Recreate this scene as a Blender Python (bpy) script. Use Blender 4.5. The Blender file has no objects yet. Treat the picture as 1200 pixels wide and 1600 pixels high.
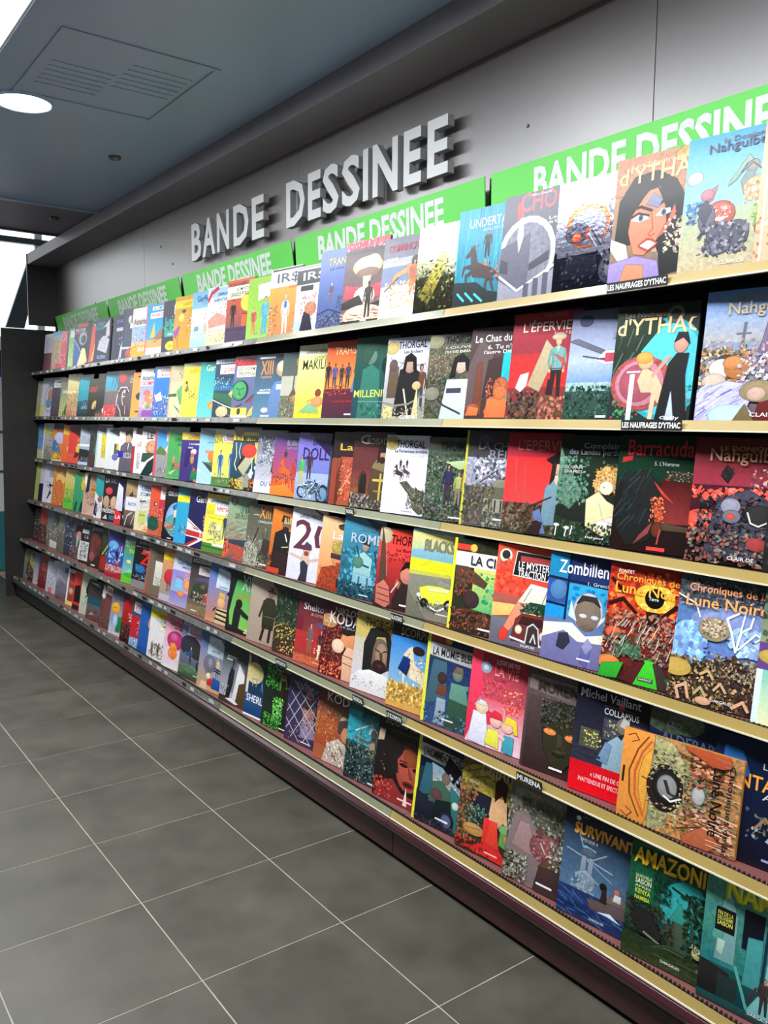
import bpy, bmesh, math, random
from mathutils import Matrix, Vector
random.seed(7)
SC = bpy.context.scene
COL = SC.collection

# ---------------------------------------------------------------- camera
cam_d = bpy.data.cameras.new('camera')
cam_d.sensor_fit = 'VERTICAL'; cam_d.sensor_height = 36.0
cam_d.lens = 29.57
cam_d.clip_start = 0.05; cam_d.clip_end = 60
cam = bpy.data.objects.new('camera', cam_d); COL.objects.link(cam)
yaw, pitch, roll = -0.9323, -0.1095, 0.0081
fw = Vector((math.sin(yaw) * math.cos(pitch), math.cos(yaw) * math.cos(pitch), math.sin(pitch)))
rt = Vector((math.cos(yaw), -math.sin(yaw), 0)); up = rt.cross(fw)
r2 = rt * math.cos(roll) + up * math.sin(roll); u2 = -rt * math.sin(roll) + up * math.cos(roll)
cam.matrix_world = Matrix((( r2.x, u2.x, -fw.x, 0), (r2.y, u2.y, -fw.y, 0), (r2.z, u2.z, -fw.z, 1.5038), (0, 0, 0, 1)))
SC.camera = cam

# ---------------------------------------------------------------- exposure, world
vs = SC.view_settings
vs.view_transform = 'Standard'; vs.look = 'None'; vs.gamma = 1.0; vs.use_curve_mapping = False
vs.exposure = 0.0
world = bpy.data.worlds.new('world'); SC.world = world; world.use_nodes = True
wb = world.node_tree.nodes['Background']
wb.inputs[0].default_value = (0.80, 0.86, 0.95, 1); wb.inputs[1].default_value = 0.25

LAMP_PANEL = 21.0     # ceiling light panels over the aisle, the far one added
LAMP_SPOT = 30.0      # round downlights, glowing disc
SPOT_W = 55.0        # the lamp inside each downlight (watts)

# ---------------------------------------------------------------- key dimensions (metres)
X_END, X_NEAR = -7.484, 0.9
Y_WALL = 2.10
CEIL = 2.838
YF = {1: 1.86, 2: 1.86, 3: 1.86, 4: 1.79, 5: 1.72, 6: 1.657}          # shelf front edges
ZR = {1: 1.872, 2: 1.508, 3: 1.155, 4: 0.815, 5: 0.490, 6: 0.178}     # top of the price rails
ZS = {1: 1.870, 2: 1.504, 3: 1.152, 4: 0.805, 5: 0.475, 6: 0.145}     # shelf surfaces
JX = [-7.47, -6.13, -4.82, -3.505, -2.185, -0.87, X_NEAR]             # bay joints

YAW = 7.0
SIDE = (-1.325, 1.746)
SIDE_OPS = 'g d94 c96~3;p e94 0 0 0 100 28 100 26 60 30 30 24 0;l 842 1.5 20 8 10 30 8 55 14 80 22 96;l c63 2 24 10 15 30 13 55 18 78 25 92;p ea4 24 14 18 34 17 55 20 74 27 86;l 622 1 4 92 10 96 14 90 8 86;l 622 1 4 8 10 4 14 10 8 14;l 321 1.5 20 52 28 50;r 2 40 4 58 221;r 27 0 100 100 b85~5;p aa7~4 28 100 44 96 60 70 50 40 40 4 28 0;s 28 10 60 90 80 7 cc9,995,876,543,ba8;e 40 48 15 24 322;s 26 26 54 72 40 6 cc9,aa7,887;e 41 50 11 18 222;e 42 50 8 12 999;l 333 3 40 56 44 44 52 42;l eee 2 40 40 46 36 54 42;s 56 30 80 72 70 7 433,765,a98,686,ca7;e 68 52 5 9 bbb;s 60 60 92 96 40 10 a53,c75,da8,432;s 60 4 96 36 40 10 c75,ea7,843,dba;l 632 2 50 90 70 84 90 92;l 632 2 54 12 74 22 96 8;p b53 56 96 80 84 92 90 90 100 56 100;p b64 58 6 76 24 88 10 80 0 60 0;k 84 4 99 96 30 20 b86,fdb,987 0;w 78 86 70 9 111 Lune Noire;w 89 92 88 6 222 Chroniques de la'
BOOKS = '''
1 -7.193 1.882 0.291 6.8|narrow white and maroon album standing next to the end panel|g 734 545;r 0 48 100 100 dde fff;l 99a 2 22 52 24 94;l aab 1 30 85 95 85;l aab 1 30 70 95 70
1 -6.961 1.882 0.293 6.6|sandy album with a blue band along its top edge|g b87~3 cb7~2;r 0 90 100 100 49d;r 10 78 100 90 9bd;s 20 20 90 60 14 9 334,c88,fdc;r 40 0 90 14 c25
1 -6.716 1.882 0.279 6.7|crimson and pink album beside the sandy one|g c24 e35;s 0 70 40 98 8 14 fcd,f9b;s 0 4 60 40 14 12 fee,e9a,b24;s 10 30 50 60 5 10 223
1 -6.565 1.882 0.286 6.3|green album with a dark spine and small white panel|g cd8~3 5a6~3;r 0 0 16 100 232;r 25 76 100 94 def;s 25 20 90 60 16 9 254,8c6,dd9
1 -6.389 1.882 0.314 6.4|black space album with a planet curve and white moon|g 113 112;r 20 88 90 97 c33;t 8 78 78 8 fff SPACE REVER;r 0 74 90 76 f44;e 62 62 28 15 9bc;e 66 60 17 9 344;p 25a 0 62 55 30 60 0 0 0;l bdf 2.5 0 62 30 46 58 28;p fea 30 0 60 40 80 38 100 8 70 0;s 50 2 95 25 12 8 fe9,f95,ffe
1 -6.058 1.882 0.291 6.5|orange rocket flare album titled in white beside the planet one|g 223 112;p e53 10 0 30 10 45 40 55 96 25 90;p fb6 22 4 40 30 52 60 46 10;t 30 88 50 8 ddd VI;s 30 2 90 40 16 12 dbb,877,a66
1 -5.904 1.882 0.298 6.0|dark indigo album with cyan lettering and white figure|g 224 335;t 6 84 60 8 5cd LONELY;t 6 75 52 8 5cd BLAKE;p dde 20 30 80 20 95 50 60 62 30 50;p eef 60 50 95 60 90 95 55 80;p 334 50 60 70 60 72 80 55 78;t 18 8 60 9 9cf VALERIAN;s 20 30 80 60 12 8 aab,667
1 -5.550 1.882 0.288 6.1|dark violet album with a small white ornament and streaks|g 224 335;t 22 82 70 8 88d SEVAST;r 25 64 95 72 ccd;l dde 5 60 5 66 40 92 50;l eef 4 50 0 60 30;s 40 30 95 60 14 8 dde,99a,445
1 -5.356 1.882 0.310 6.0|grey album with a glowing horizon and blue spine|g 345 556;r 0 0 12 100 346;e 40 78 12 8 ddd;r 40 60 100 70 fff;r 45 72 95 84 677;p bdf 0 24 100 22 100 20 0 19;e 60 10 40 12 b54~4;e 70 12 20 6 fed
1 -5.189 1.882 0.298 6.0|white to blue album with a black title and amber foot|g fa2 def;r 0 78 100 100 fff;t 8 66 78 12 122 Asterix;r 0 30 100 62 9be~3;s 10 30 90 52 24 7 fed,e85,b53;r 0 0 100 22 fa2;t 40 10 52 9 eef RHIN;s 5 20 95 38 20 7 fda,e96,842;l d44 3 97 0 97 100
1 -4.957 1.882 0.294 6.0|sky blue album with red edge, sail and desert rock|g 3ae 2ae;r 0 0 100 14 eee;r 30 88 100 96 fff;t 38 89 58 6 333 LA COMTE;r 22 72 100 84 fff;t 28 75 70 7 d44 AVANCE;p ec4 25 34 45 64 52 34;p 975 40 30 100 56 100 22 30 24;r 0 14 100 30 da6;l 843 2 45 24 100 36;r 0 0 5 100 d56
1 -4.698 1.882 0.292 6.0|charcoal album with a round yellow sun badge low down|g 334 445;r 12 30 100 62 3a9~5;r 55 72 100 90 fff;t 60 78 60 8 c44 SPIROU;s 5 40 60 70 16 14 244,4bb,355;t 30 32 60 5 eef NUIT;e 45 12 24 9 fe4;e 45 12 8 3 cb2
1 -4.530 1.882 0.296 6.0|golden mustard album with a bright yellow title band|g d92 da3;r 0 78 100 92 fd3;t 40 82 56 6 b70 LUCKY L;e 34 60 14 8 fd6;e 44 72 8 3 543;p a4a 0 34 24 46 30 42 10 22;s 62 20 92 62 26 7 e87,fff,432,c33;l 653 1.5 24 6 20 20 24 34
1 -4.296 1.882 0.294 6.0|pale blue album with an orange blob and cyan ground|g 8cd 8be;t 22 82 74 11 357 Garfield;t 45 76 50 4 69a LE CHAT;g2 0 0 100 70 9dd eef;s 55 24 95 66 24 10 f93,e74,fc9;e 80 32 14 9 f94;s 5 10 60 40 20 8 cee,fff,8bd;e 25 34 10 4 89a
1 -4.102 1.882 0.295 6.0|light album with a curved red arrow in its corner|g eda def;r 8 82 100 98 acf;l c34 9 2 78 14 90 40 98;t 42 84 55 5 258 SPIROU;t 25 74 74 6 489 AVENTURE;s 20 40 95 70 28 8 fda,753,fff,e97;p f98~3 5 44 40 56 70 50 90 40 80 34 10 30;s 2 4 80 26 40 7 da4,fd6,fff,953
1 -3.878 1.882 0.303 6.0|pyramid mystery album with orange background and dark chest|g 445 e63;r 0 88 100 96 a54;s 5 88 90 96 8 10 346,c54;r 0 70 100 90 ffd;t 34 82 70 5 333 LE MYSTERE;t 12 73 100 7 222 GRANDE PYRAMIDE;e 78 62 25 14 fe5;m 26 22 46 222 222 e96 322;r 60 24 84 44 d63;l 522 2 62 44 80 44 78 24;r 2 2 100 24 435;l 324 2 2 20 100 20;s 6 4 90 20 12 5 435,656,545
1 -3.652 1.882 0.285 6.0|lime green album with a white speech panel|g 9c5 9c4;p fff 38 62 100 70 100 90 36 88;l abd 1 45 74 60 86 70 72 90 84;m 26 8 44 c55 d74 fba 953;m 66 6 62 6bd 4af ec9 b42;s 20 5 70 22 18 6 777,aaa,b54
1 -3.439 1.882 0.299 6.0|white album with a man in a pale coat on gold|g c85 fb4;r 0 72 100 100 fff;r 5 96 100 99 222;t 22 76 80 16 556 IR$;r 60 68 100 72 d82;s 0 2 28 46 20 9 854,a63,dca;m 54 2 58 eee ddd eb8 ddd;r 50 40 58 50 37c;s 80 2 100 34 12 8 dca,875
1 -3.205 1.882 0.279 6.3|black banded album with pink explosion and black badge|g def edd;r 0 72 100 98 333;r 0 94 100 97 fff;t 20 76 84 14 fff IR$;r 14 62 54 70 222;s 20 16 80 56 40 11 fdd,d88,a66,fff;e 50 34 18 10 d86~4;p 223 20 2 30 30 50 24 60 0;p 222 70 4 80 50 100 46 100 0;r 0 0 20 18 bcf
1 -3.025 1.882 0.317 7.1|steel blue album with yellow title and hanging figure|g 458 57c;t 22 80 76 9 fd5 TRANSIT;t 26 74 60 3 346 LA ROUTE;m 34 34 24 543 754 bde edc;s 50 20 100 40 20 12 335,458;l 223 2 0 18 30 24 70 16 100 26;l 223 2 20 4 50 20 60 6 80 22;s 5 0 95 16 40 8 334,445,889
1 -2.843 1.882 0.325 7.4|mushroom cloud album with red top and lone figure|g 211 433;r 0 90 100 100 e56~4;s 0 90 98 99 16 9 f8a,fde,c35;t 8 90 74 8 a23 LIGNE DE;r 0 85 100 87 222;g2 0 0 100 84 866~4 433;e 54 68 34 12 ec8;e 44 70 18 9 fdb;e 66 72 17 9 fdb;e 56 60 26 6 865;p fda 46 56 64 56 60 28 50 28;p d45~3 5 48 50 42 50 26 4 32;p d45~3 62 42 100 50 100 34 66 26;e 52 32 24 12 fec;p 211 0 26 40 34 52 22 30 20 0 18;p 211 70 22 100 26 100 18;e 52 10 46 12 fdb~3;r 0 0 100 4 322;k 0 4 100 16 40 14 a54,fdc,733;m 62 6 44 211 211 311 211;l 432 1.6 48 22 60 40;r 48 2 62 4 fff
1 -2.586 1.882 0.296 7.5|grey album with a leaping bare armed fighter in dust|g fff 778;r 0 74 100 100 778;t 12 82 84 9 b34 COMANCHE;t 10 71 26 4 fff FURIE;t 10 66 26 4 fff REBELLE;r 0 40 100 64 78a;p c96 20 40 30 54 60 62 64 56 40 50 26 36;p b86 56 64 76 66 90 40 66 36;e 76 68 9 6 433;m 74 26 44 b64 b74 c96 322;s 10 8 90 44 60 11 fdb,fff,ec8,e96;g2 0 0 100 12 fff fff;l 667 2 10 34 40 50
1 -2.378 1.882 0.301 7.4|foil album fading from blown white into olive gold|g 443 ddb;S;r 0 0 100 42 443~4;p cb5~3 10 20 50 70 70 64 30 10;p dc4 85 30 94 98 100 98 98 30;s 5 5 95 60 40 12 776,554,bb6;t 70 92 28 5 eb4 LUNE
1 -2.166 1.882 0.318 6.6|turquoise forest album with a rider on a rearing horse|g 178 2ac;k 0 20 100 95 60 40 4cd,18a,2bd,07a 90;t 20 80 100 9 eef UNDERTAKER;t 44 75 56 3 cde GOLDEN DUST;t 24 60 16 2.5 a66 SAISON;h 46 12 52 433;s 50 24 90 46 12 10 b75,322,c86;m 54 48 28 233 222 a87 222;p 122 0 26 40 24 60 14 100 8 100 0 0 0;l 4cd 3 8 14 20 6;l 4cd 3 22 14 36 5;l 4cd 3 38 12 52 4;p 06a 60 0 100 6 100 0
1 -1.953 1.882 0.321 6.3|grey knight helmet album with big coral capitals|g 556 667;t 26 82 80 18 f66 CHOC;t 42 96 30 2 eee MALTAITE;t 70 71 40 3 eee Les fan;t 70 67 40 3 eee de KNIGHT;e 40 42 44 36 eef;e 40 40 37 32 889~2;p 667 0 0 44 0 44 60 0 50;p 445 46 26 74 34 74 42 46 32;p 445 0 28 12 26 12 36 0 40;p ddf 28 96 34 60 28 44 24 60;p e55 20 90 28 96 30 78 22 76;l eee 3 0 24 30 8 94 32;p 99a 0 20 30 6 92 28 90 0 0 0;r 40 0 48 14 556;r 54 0 62 18 556;r 68 0 76 22 556
1 -1.727 1.882 0.313 6.0|silver foil album with a wheel and robotic arm|g 445 aab;S;r 0 0 100 36 223~3;e 66 78 20 12 99a~3;e 84 52 11 8 778;e 84 52 8 6 99a;l 445 1.5 84 46 84 58;l 445 1.5 76 52 92 52;e 84 72 13 9 556;e 84 72 10 7 889;e 44 58 30 21 b64;e 44 56 25 16 889~3;e 30 52 16 9 556~4;e 48 50 7 5 b54;e 30 48 6 4 f64;p 778~3 44 50 52 56 82 24 76 18;l 445 2 50 53 80 20;l bbc 1.5 46 50 76 20;p 889 4 36 96 38 96 34 4 31;e 80 16 16 13 778;e 80 16 9 7 aab;p 334 10 10 60 12 60 30 20 32;s 10 4 90 34 20 9 334,556,667;s 60 40 98 78 20 3 445,ccd
1 -1.524 1.882 0.332 6.3|woman with long black hair on copper album|g 765 c96;s 50 10 100 90 60 14 ca8,dba,b97,876;p c86~2 0 100 0 70 100 70 100 100;p 111 4 30 6 66 22 84 48 86 70 76 82 60 84 40 78 24 96 6 60 2 56 20 50 30;p e86 20 40 22 54 38 70 52 72 58 60 62 44 54 32 40 20 28 22;p 111 14 44 34 66 46 76 30 72;p 111 50 72 62 54 66 40 74 60;p fff 22 49 30 52.5 40 51 42 48.5 32 47;e 33 50 2.9 2.6 357;p fff 50 50 56 54 65 54 66 51 57 49;e 58.5 51.6 2.9 2.5 357;e 33 50 1.2 1.1 111;e 58.5 51.6 1.2 1.1 111;l 211 2.2 20 51 30 54 42 51;l 211 3 18 57 32 59 45 54.5;l 211 3 50 57 58 60.5 68 61.5;l b53 1.4 45 52 48 40 43 36 46 34 50 36;p fdc 34 28 44 31 53 28 45 24;l a33 1.8 33 28 42 32.5 48 31.5 54 28;l a33 1.8 34 27 44 22.5 53 27;p c65 54 32 64 44 70 56 72 50 62 36;p 88a 38 60 46 68 56 62 52 56;p fed 0 36 18 30 24 14 10 18 0 28;p 98c 0 16 30 20 56 14 60 0 0 0;p e86 20 14 40 12 42 0 14 0;t 18 90 72 4 edb Les Naufrages;t 4 78 110 14 fe9 d'YTHAC;e 78 94 12 6 da5~4;l ec8 1.5 72 90 84 98;s 62 18 98 46 30 9 dca,a98,ecb
1 -1.308 1.882 0.332 6.9|sky album with tumbling dust cloud adventurers|g ba8 49d;g2 0 40 100 100 9cc 4ae;g2 0 0 100 44 ba8~2 ab9;t 22 84 70 9 445 Nahgulbec;t 36 91 58 5 765 le Donjon de;e 10 70 8 5 bcb;p a67 18 56 34 62 30 52 22 48;e 24 56 6 4 b78;p 788 56 62 64 72 70 70 66 58 60 52;e 66 72 6 4 998;e 92 66 11 8 889;l 556 1.5 56 68 66 74 78 66 92 64;e 74 56 15 8 ca7;e 70 52 10 6 da8;s 60 44 88 62 26 7 ec9,b86,fda;s 4 36 22 52 20 8 47a,58b,346;p 8a9 44 60 52 64 60 74 66 76 62 80 54 72 46 64;p da8 84 60 88 70 92 60 96 66 96 56 86 54;e 38 40 15 10 b54;e 38 42 12 7 c65;p fed 30 38 46 38 40 35;e 33 44 2.4 2 eee;e 43 44 2.4 2 eee;e 70 54 2 1.6 fff;e 77 54 2 1.6 fff;s 26 36 50 48 18 5 a43,fdc,d76;p 7a4 74 34 90 30 84 22 72 28;s 70 34 90 46 8 8 9b5,7a4;e 26 38 8 10 667;p 445 16 44 24 52 30 44 24 34;e 56 24 12 10 556;p 556 30 30 46 34 56 28 52 16 36 10 26 18;e 40 18 12 7 667~4;s 20 10 66 34 40 9 445,778,99a,334;e 84 26 10 7 a44;t 42 3 26 2.6 edc CLAIR DE
1 -1.107 1.882 0.329 7.1|peach coloured album cut off by the picture edge|g da8 eb9;s 0 4 60 40 20 10 b86,ecb,a65;l fdc 2 6 0 6 100
2 -7.472 1.882 0.298 8.0|greenish white narrow album next to the end panel|g ab7 ccc;s 0 10 60 40 14 10 684,bc7,556;s 60 0 100 20 6 12 dd7
2 -7.341 1.882 0.316 8.5|white album with a large pale oval portrait|g ccd eef;e 70 46 40 36 9ab;e 70 46 36 32 dde;e 72 56 18 14 c97;e 66 34 22 12 79b;r 0 0 30 30 dd7
2 -7.026 1.882 0.309 7.8|dark grey album with a small white label|g 434 556;r 10 74 80 94 eee;t 18 85 55 5 333 LA MU;t 18 77 55 5 333 TE DE;s 10 10 80 40 16 9 865,322,a87
2 -6.794 1.882 0.297 8.2|moss green album with a little orange spot|g cc8~3 575;e 60 86 22 6 b75;r 16 60 100 68 ccc;p 353 30 0 60 40 100 50 100 0;s 0 0 60 30 10 12 bc7,474
2 -6.607 1.882 0.319 7.1|pale cream album above a heap of reddish rocks|g b75 ffb;s 20 92 100 99 8 12 765,554;r 0 55 100 60 ffb;s 0 20 95 56 34 12 b75,875,d98,aa6;s 40 2 95 28 24 9 ecb,d87,fff;p cc8 60 50 70 64 80 50
2 -6.334 1.882 0.304 7.8|cyan album with a black lower third|g 122 39b;r 0 92 100 100 356;p 2ab 0 36 80 40 90 94 10 94;k 10 40 90 90 16 30 5cd,178 95;s 40 20 95 40 12 10 9bc,123;t 30 18 60 7 9bc BLAKE
2 -6.094 1.882 0.267 7.5|nearly black album with a red word and golden arch|g 221 443;t 6 64 90 14 d44 VERITE;e 60 26 26 16 cb7;r 30 6 90 20 222;p 222 50 12 60 34 66 12;s 60 0 100 12 10 10 854,a65
2 -5.910 1.882 0.298 8.1|black album with a jagged white silhouette edge|g 543 332;s 20 84 90 98 10 10 ddd,555;p eee 60 96 90 92 92 66 60 20 50 6 40 20 70 60;r 0 0 100 8 854;p 222 0 60 60 64 50 20 0 10
2 -5.748 1.882 0.305 8.1|turquoise and brown album with a red lower panel|g 765 7aa;r 0 86 100 100 366;p 4ac 0 60 100 58 100 90 0 92;l 134 3 40 66 46 84;l 134 3 60 66 66 84 80 68;r 0 22 100 56 766~2;r 0 0 100 26 d44;s 10 4 50 20 8 10 fdd,222;s 60 4 96 20 8 7 fcc
2 -5.505 1.882 0.299 7.8|brown album drawn with an officer in a peaked cap|g 545 766;e 30 84 20 10 e45;t 74 84 26 5 dcb QUI;t 74 78 26 5 dcb SONT;t 74 72 26 5 dcb MORTS;e 40 56 36 10 544;l edd 3 8 54 22 64 58 64 72 54;e 42 42 22 17 655;l eee 3 34 54 36 34 42 26;l eee 2 30 44 52 44;e 46 55 6 4 eee;p 544 10 0 20 22 70 22 84 0;l edd 4 4 50 2 26;l edd 3 10 26 30 12 36 0;l edd 2 56 24 60 6
2 -5.227 1.882 0.279 7.8|bright orange album with black round head|g fa4 f94;e 55 46 30 9 222;p fb7 50 36 70 40 66 30;p 422 60 30 80 26 74 6 60 10;e 40 90 12 2 422;e 40 12 14 2 622;l e83 1 0 90 30 88
2 -5.088 1.882 0.293 7.0|white olympic album with black and red title|g a8b def;r 0 84 100 100 fff;r 70 90 100 99 b24;t 10 76 74 11 123 Asterix;t 10 66 84 8 d34 OLYMPIE;g2 0 20 100 64 dbb 9ae;e 40 50 18 6 e76;p e76 30 34 38 56 52 56 54 34;e 60 36 24 10 f95;s 20 14 90 44 36 9 fdb,f97,c65,fff;e 50 22 12 4 7b5;r 20 0 100 14 95a
2 -4.867 1.882 0.297 7.0|vivid blue album with a white name panel|g 17c 27c;r 0 94 100 100 48b;r 14 78 100 95 fff;t 30 88 60 6 d56 LE VOYAGE;t 22 80 70 6 d56 DU MECREANT;s 4 4 80 46 44 10 fff,e86,bdf,c44,248;p fff 10 42 40 50 50 34 20 30
2 -4.632 1.882 0.292 7.2|beige and lime album with a green plume|g dda dd9;r 0 0 8 100 ca7;r 8 68 100 94 cb9;t 50 82 50 6 444 L'OR;t 56 75 40 6 444 CASH;p 6a6 40 50 60 60 90 66 100 30 60 24 50 36;p 264 0 44 40 46 40 40 0 40;p 433 30 24 60 8 70 14 50 16;p ccb 50 14 80 26 90 20 60 8;s 50 0 100 14 12 9 444,9c8
2 -4.440 1.882 0.297 7.1|canary yellow album with small brown riders|g fe4 fe5;r 0 92 100 100 dd8;r 24 80 100 90 fd2;t 30 82 70 6 b80 LUCKY LUKE;e 18 64 5 3 643;p 875 10 50 24 62 30 50 20 46;s 30 30 80 56 24 8 974,643,b85;s 10 10 90 26 6 6 a84
2 -4.228 1.882 0.292 8.1|teal album with an orange cat shaped patch|g 6cc 1aa;t 26 84 90 11 ffc Garfield;e 88 56 22 16 fca;e 74 22 30 8 f93;e 76 20 22 5 fb5;p f95 80 20 90 60 100 66 100 20
2 -4.038 1.882 0.298 7.4|dark sea album with a white title box and islands|g 234 246;r 0 92 100 99 eef;t 12 93 90 4 456 SPIROU;r 20 74 100 90 fff;t 34 77 80 8 d34 LE DANGER;g2 0 46 100 70 27a~5 134;s 0 50 60 68 14 9 6bd,cef,48a;p 264 0 34 100 14 100 36 50 40 0 44;e 88 40 24 8 cb7;p ee8 60 40 80 44 74 38;l eff 2 0 30 50 20 100 12;e 40 10 24 9 ec9;s 20 2 70 20 14 6 fec,da7
2 -3.824 1.882 0.301 8.0|blue album with a large green face|g 668 67a;r 0 84 100 100 c34~4;s 0 84 50 98 12 8 e78,a33;r 10 66 100 84 ffd;t 16 76 96 6 343 LES 3 FORMULES;t 18 68 90 6 343 PROFESSEUR;e 28 44 32 17 122;e 26 44 26 15 4a6;l 132 2 14 48 24 46;l 132 2 32 46 42 48;l 132 2 28 46 26 38 32 38;l 6c8 2 18 36 26 33;p a45 60 26 80 34 74 26;l 422 3 54 24 90 42;l 422 3 16 16 40 22;r 0 0 60 16 fd5;e 30 10 6 5 343;p ec6 60 0 80 4 100 20 90 24 70 12;r 0 0 60 4 eee
2 -3.595 1.882 0.296 7.3|slate album with an orange numeral and denim figure|g 58a 345;r 12 93 66 96 eee;t 18 68 44 22 f93 XIII;t 20 61 40 5 e95 mystery;p 68b 70 56 100 58 100 0 46 0 52 20 60 46;e 92 76 20 12 da7;e 94 80 20 9 fdb;r 76 44 100 52 cde;t 20 42 40 3 eff MARTYR;r 12 38 56 41 eff;e 42 12 12 4 edd;r 30 2 60 4 fee
2 -3.343 1.882 0.291 7.6|olive and grey tower album with mustard lettering|g 776~4 455;t 46 80 70 10 c84 BLUEBERRY;r 0 34 70 64 bba;l 543 4 40 40 42 66;p 654 30 34 42 46 54 34;e 50 28 16 7 b85;s 0 0 100 30 50 10 885,ab8,665,544;p 344 70 30 90 30 94 70 74 66
2 -3.208 1.882 0.315 7.6|yellow album with black deco capitals and seated couple|g fe2 ffa;g2 0 86 100 100 eee ffc;t 22 88 80 5 988 LARGO WINCH;t 46 80 60 4 443 LA FORTERESSE;t 14 66 110 14 222 MAKILING;m 90 26 40 6a8 6a8 e96 854;p 8b8 14 8 40 20 64 18 70 6;e 64 22 16 7 e96;e 64 34 8 5 843;l e95 4 34 22 66 28;s 20 2 80 8 8 7 ed4,cb3
2 -2.983 1.882 0.316 7.8|rust red album with a row of standing backs|g 423 623;g2 0 38 100 100 f94 d43;t 22 82 90 10 fd9 TRAHISON;g2 0 0 100 38 423 623;m 8 38 36 223 433 543 222;m 26 36 36 558 445 743 322;m 44 40 30 433 334 743 322;m 60 38 34 445 433 643 332;p 68b 70 34 80 62 92 62 100 34;e 86 66 6 4 c97;e 86 60 12 5 57a;s 0 30 60 42 20 8 a43,c65,322;t 26 20 64 3 c44 Le prix du silence;r 60 4 90 6 ddd
2 -2.766 1.882 0.316 7.3|dark teal album with a standing grey green woman|g 245 254;k 50 30 100 95 12 40 376,254 90;p 376 14 0 20 60 40 66 60 58 66 0;e 36 76 15 10 687;p 354 18 70 18 90 50 96 60 88 44 82 30 66;e 82 64 18 12 132;t 4 26 108 9 dd6 MILLENIUM;l 9ab 0.8 14 21 96 20;s 20 2 70 20 12 12 254,487
2 -2.561 1.882 0.299 7.5|pale album with a black haired archer trio|g 998 dde;e 12 88 15 8 cb7;t 26 86 72 9 112 THORGAL;t 40 80 46 4 445 Les Archers;l 877 1.4 30 70 60 64 90 66;l 887 1.2 10 76 30 60 44 74;p 654 8 26 10 62 30 64 34 26;e 18 66 9 7 655;m 82 10 56 643 345 b87 433;p 222 26 4 34 60 60 64 78 56 70 0;e 56 66 13 10 b98;p 111 40 56 44 76 56 80 68 74 72 54 64 60 62 70 48 70 46 58;l ddc 3 46 36 60 4;l 887 3 0 20 30 16 60 18 98 30;e 74 40 9 5 db8;p dc9 68 0 76 38 84 0;p dc8 0 0 6 16 24 14 26 0;r 44 0 76 4 eee;s 0 0 100 14 24 8 998,665,dcb
2 -2.310 1.882 0.292 7.1|crowded forest album with a woman in a white dress|g 554~5 665~5;e 12 92 18 8 997;t 34 88 70 9 223 THORGAL;t 36 82 60 3 ccb LOUVE;t 34 77 70 3 eee L'ILE DES ENFANTS;s 0 50 60 76 60 7 986,765,b98,654;s 0 8 50 52 50 10 565,343,877,443;p cde 34 0 44 46 86 46 96 0;e 70 62 12 9 cba;p 222 48 48 56 72 72 76 88 66 92 50 80 58 78 66 62 66 58 50;r 44 30 74 36 445;l 433 3 0 40 40 16 76 6;e 14 30 16 8 887
2 -2.098 1.882 0.299 7.9|brown and turquoise alley album with an orange coat|g 433 544;p 655 0 60 20 90 44 70 30 20 0 10;p 2bc 60 20 62 70 80 78 100 74 100 24;t 8 84 90 8 fff Le Chat du R;t 32 76 80 5 eee 6. Tu n'auras;t 26 70 88 5 eee l'autre Dieu que;p 433 30 24 36 64 58 66 62 30;p 743 14 2 16 60 24 62 30 6;p d64 36 8 44 24 60 24 76 12 70 4 40 2;p e74 38 2 40 22 76 22 74 2;e 62 34 13 11 b64;e 62 28 12 7 d74;s 36 24 70 44 18 7 c64,954,e86;e 14 12 12 5 a54;p d74 2 4 8 14 26 12 24 4
2 -1.907 1.882 0.327 7.7|scarlet album with a cloaked gentleman on a rock|g 733 a34;g2 0 30 100 62 d33~2 b33;t 46 95 36 3 c88 PELLERIN;t 16 82 92 11 fed L'ÉPERVIER;t 62 78 40 2.6 edc Tome 7 Escale;p eed 12 30 18 42 30 44 28 32 20 26;p eed 84 20 94 30 100 30 100 20;p ba8 52 74 68 62 48 26 30 32;m 70 20 56 7aa 322 eb9 cb9;e 70 76 10 3 cb9;l 322 5 60 20 62 36;l 322 5 76 20 74 36;p d54 66 60 78 56 84 48 72 56;p 643~4 8 16 40 24 70 22 92 10 96 0 8 0;s 0 0 50 26 40 10 322,544,765,222;s 50 0 96 20 20 12 a65,854,c76
2 -1.671 1.882 0.315 8.2|bluish airplane album above dark green hedge|g 243 668;g2 0 32 100 100 cdf 557;e 20 90 9 5 446;t 62 80 40 6 99a LE GRAND;t 58 72 50 7 99a BOMBARDIER;g2 0 34 100 52 79c abd;p 667 0 72 10 74 50 62 50 58;p ddf 36 54 50 62 80 62 96 56 84 52 50 50;l 334 2 40 55 96 55;e 84 58 9 4 445;r 50 52 62 60 b45;l 556 2 20 58 50 54;r 0 26 100 34 9bb~5;s 0 2 100 30 90 10 354,243,465,132;r 46 2 60 4 fff
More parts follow.
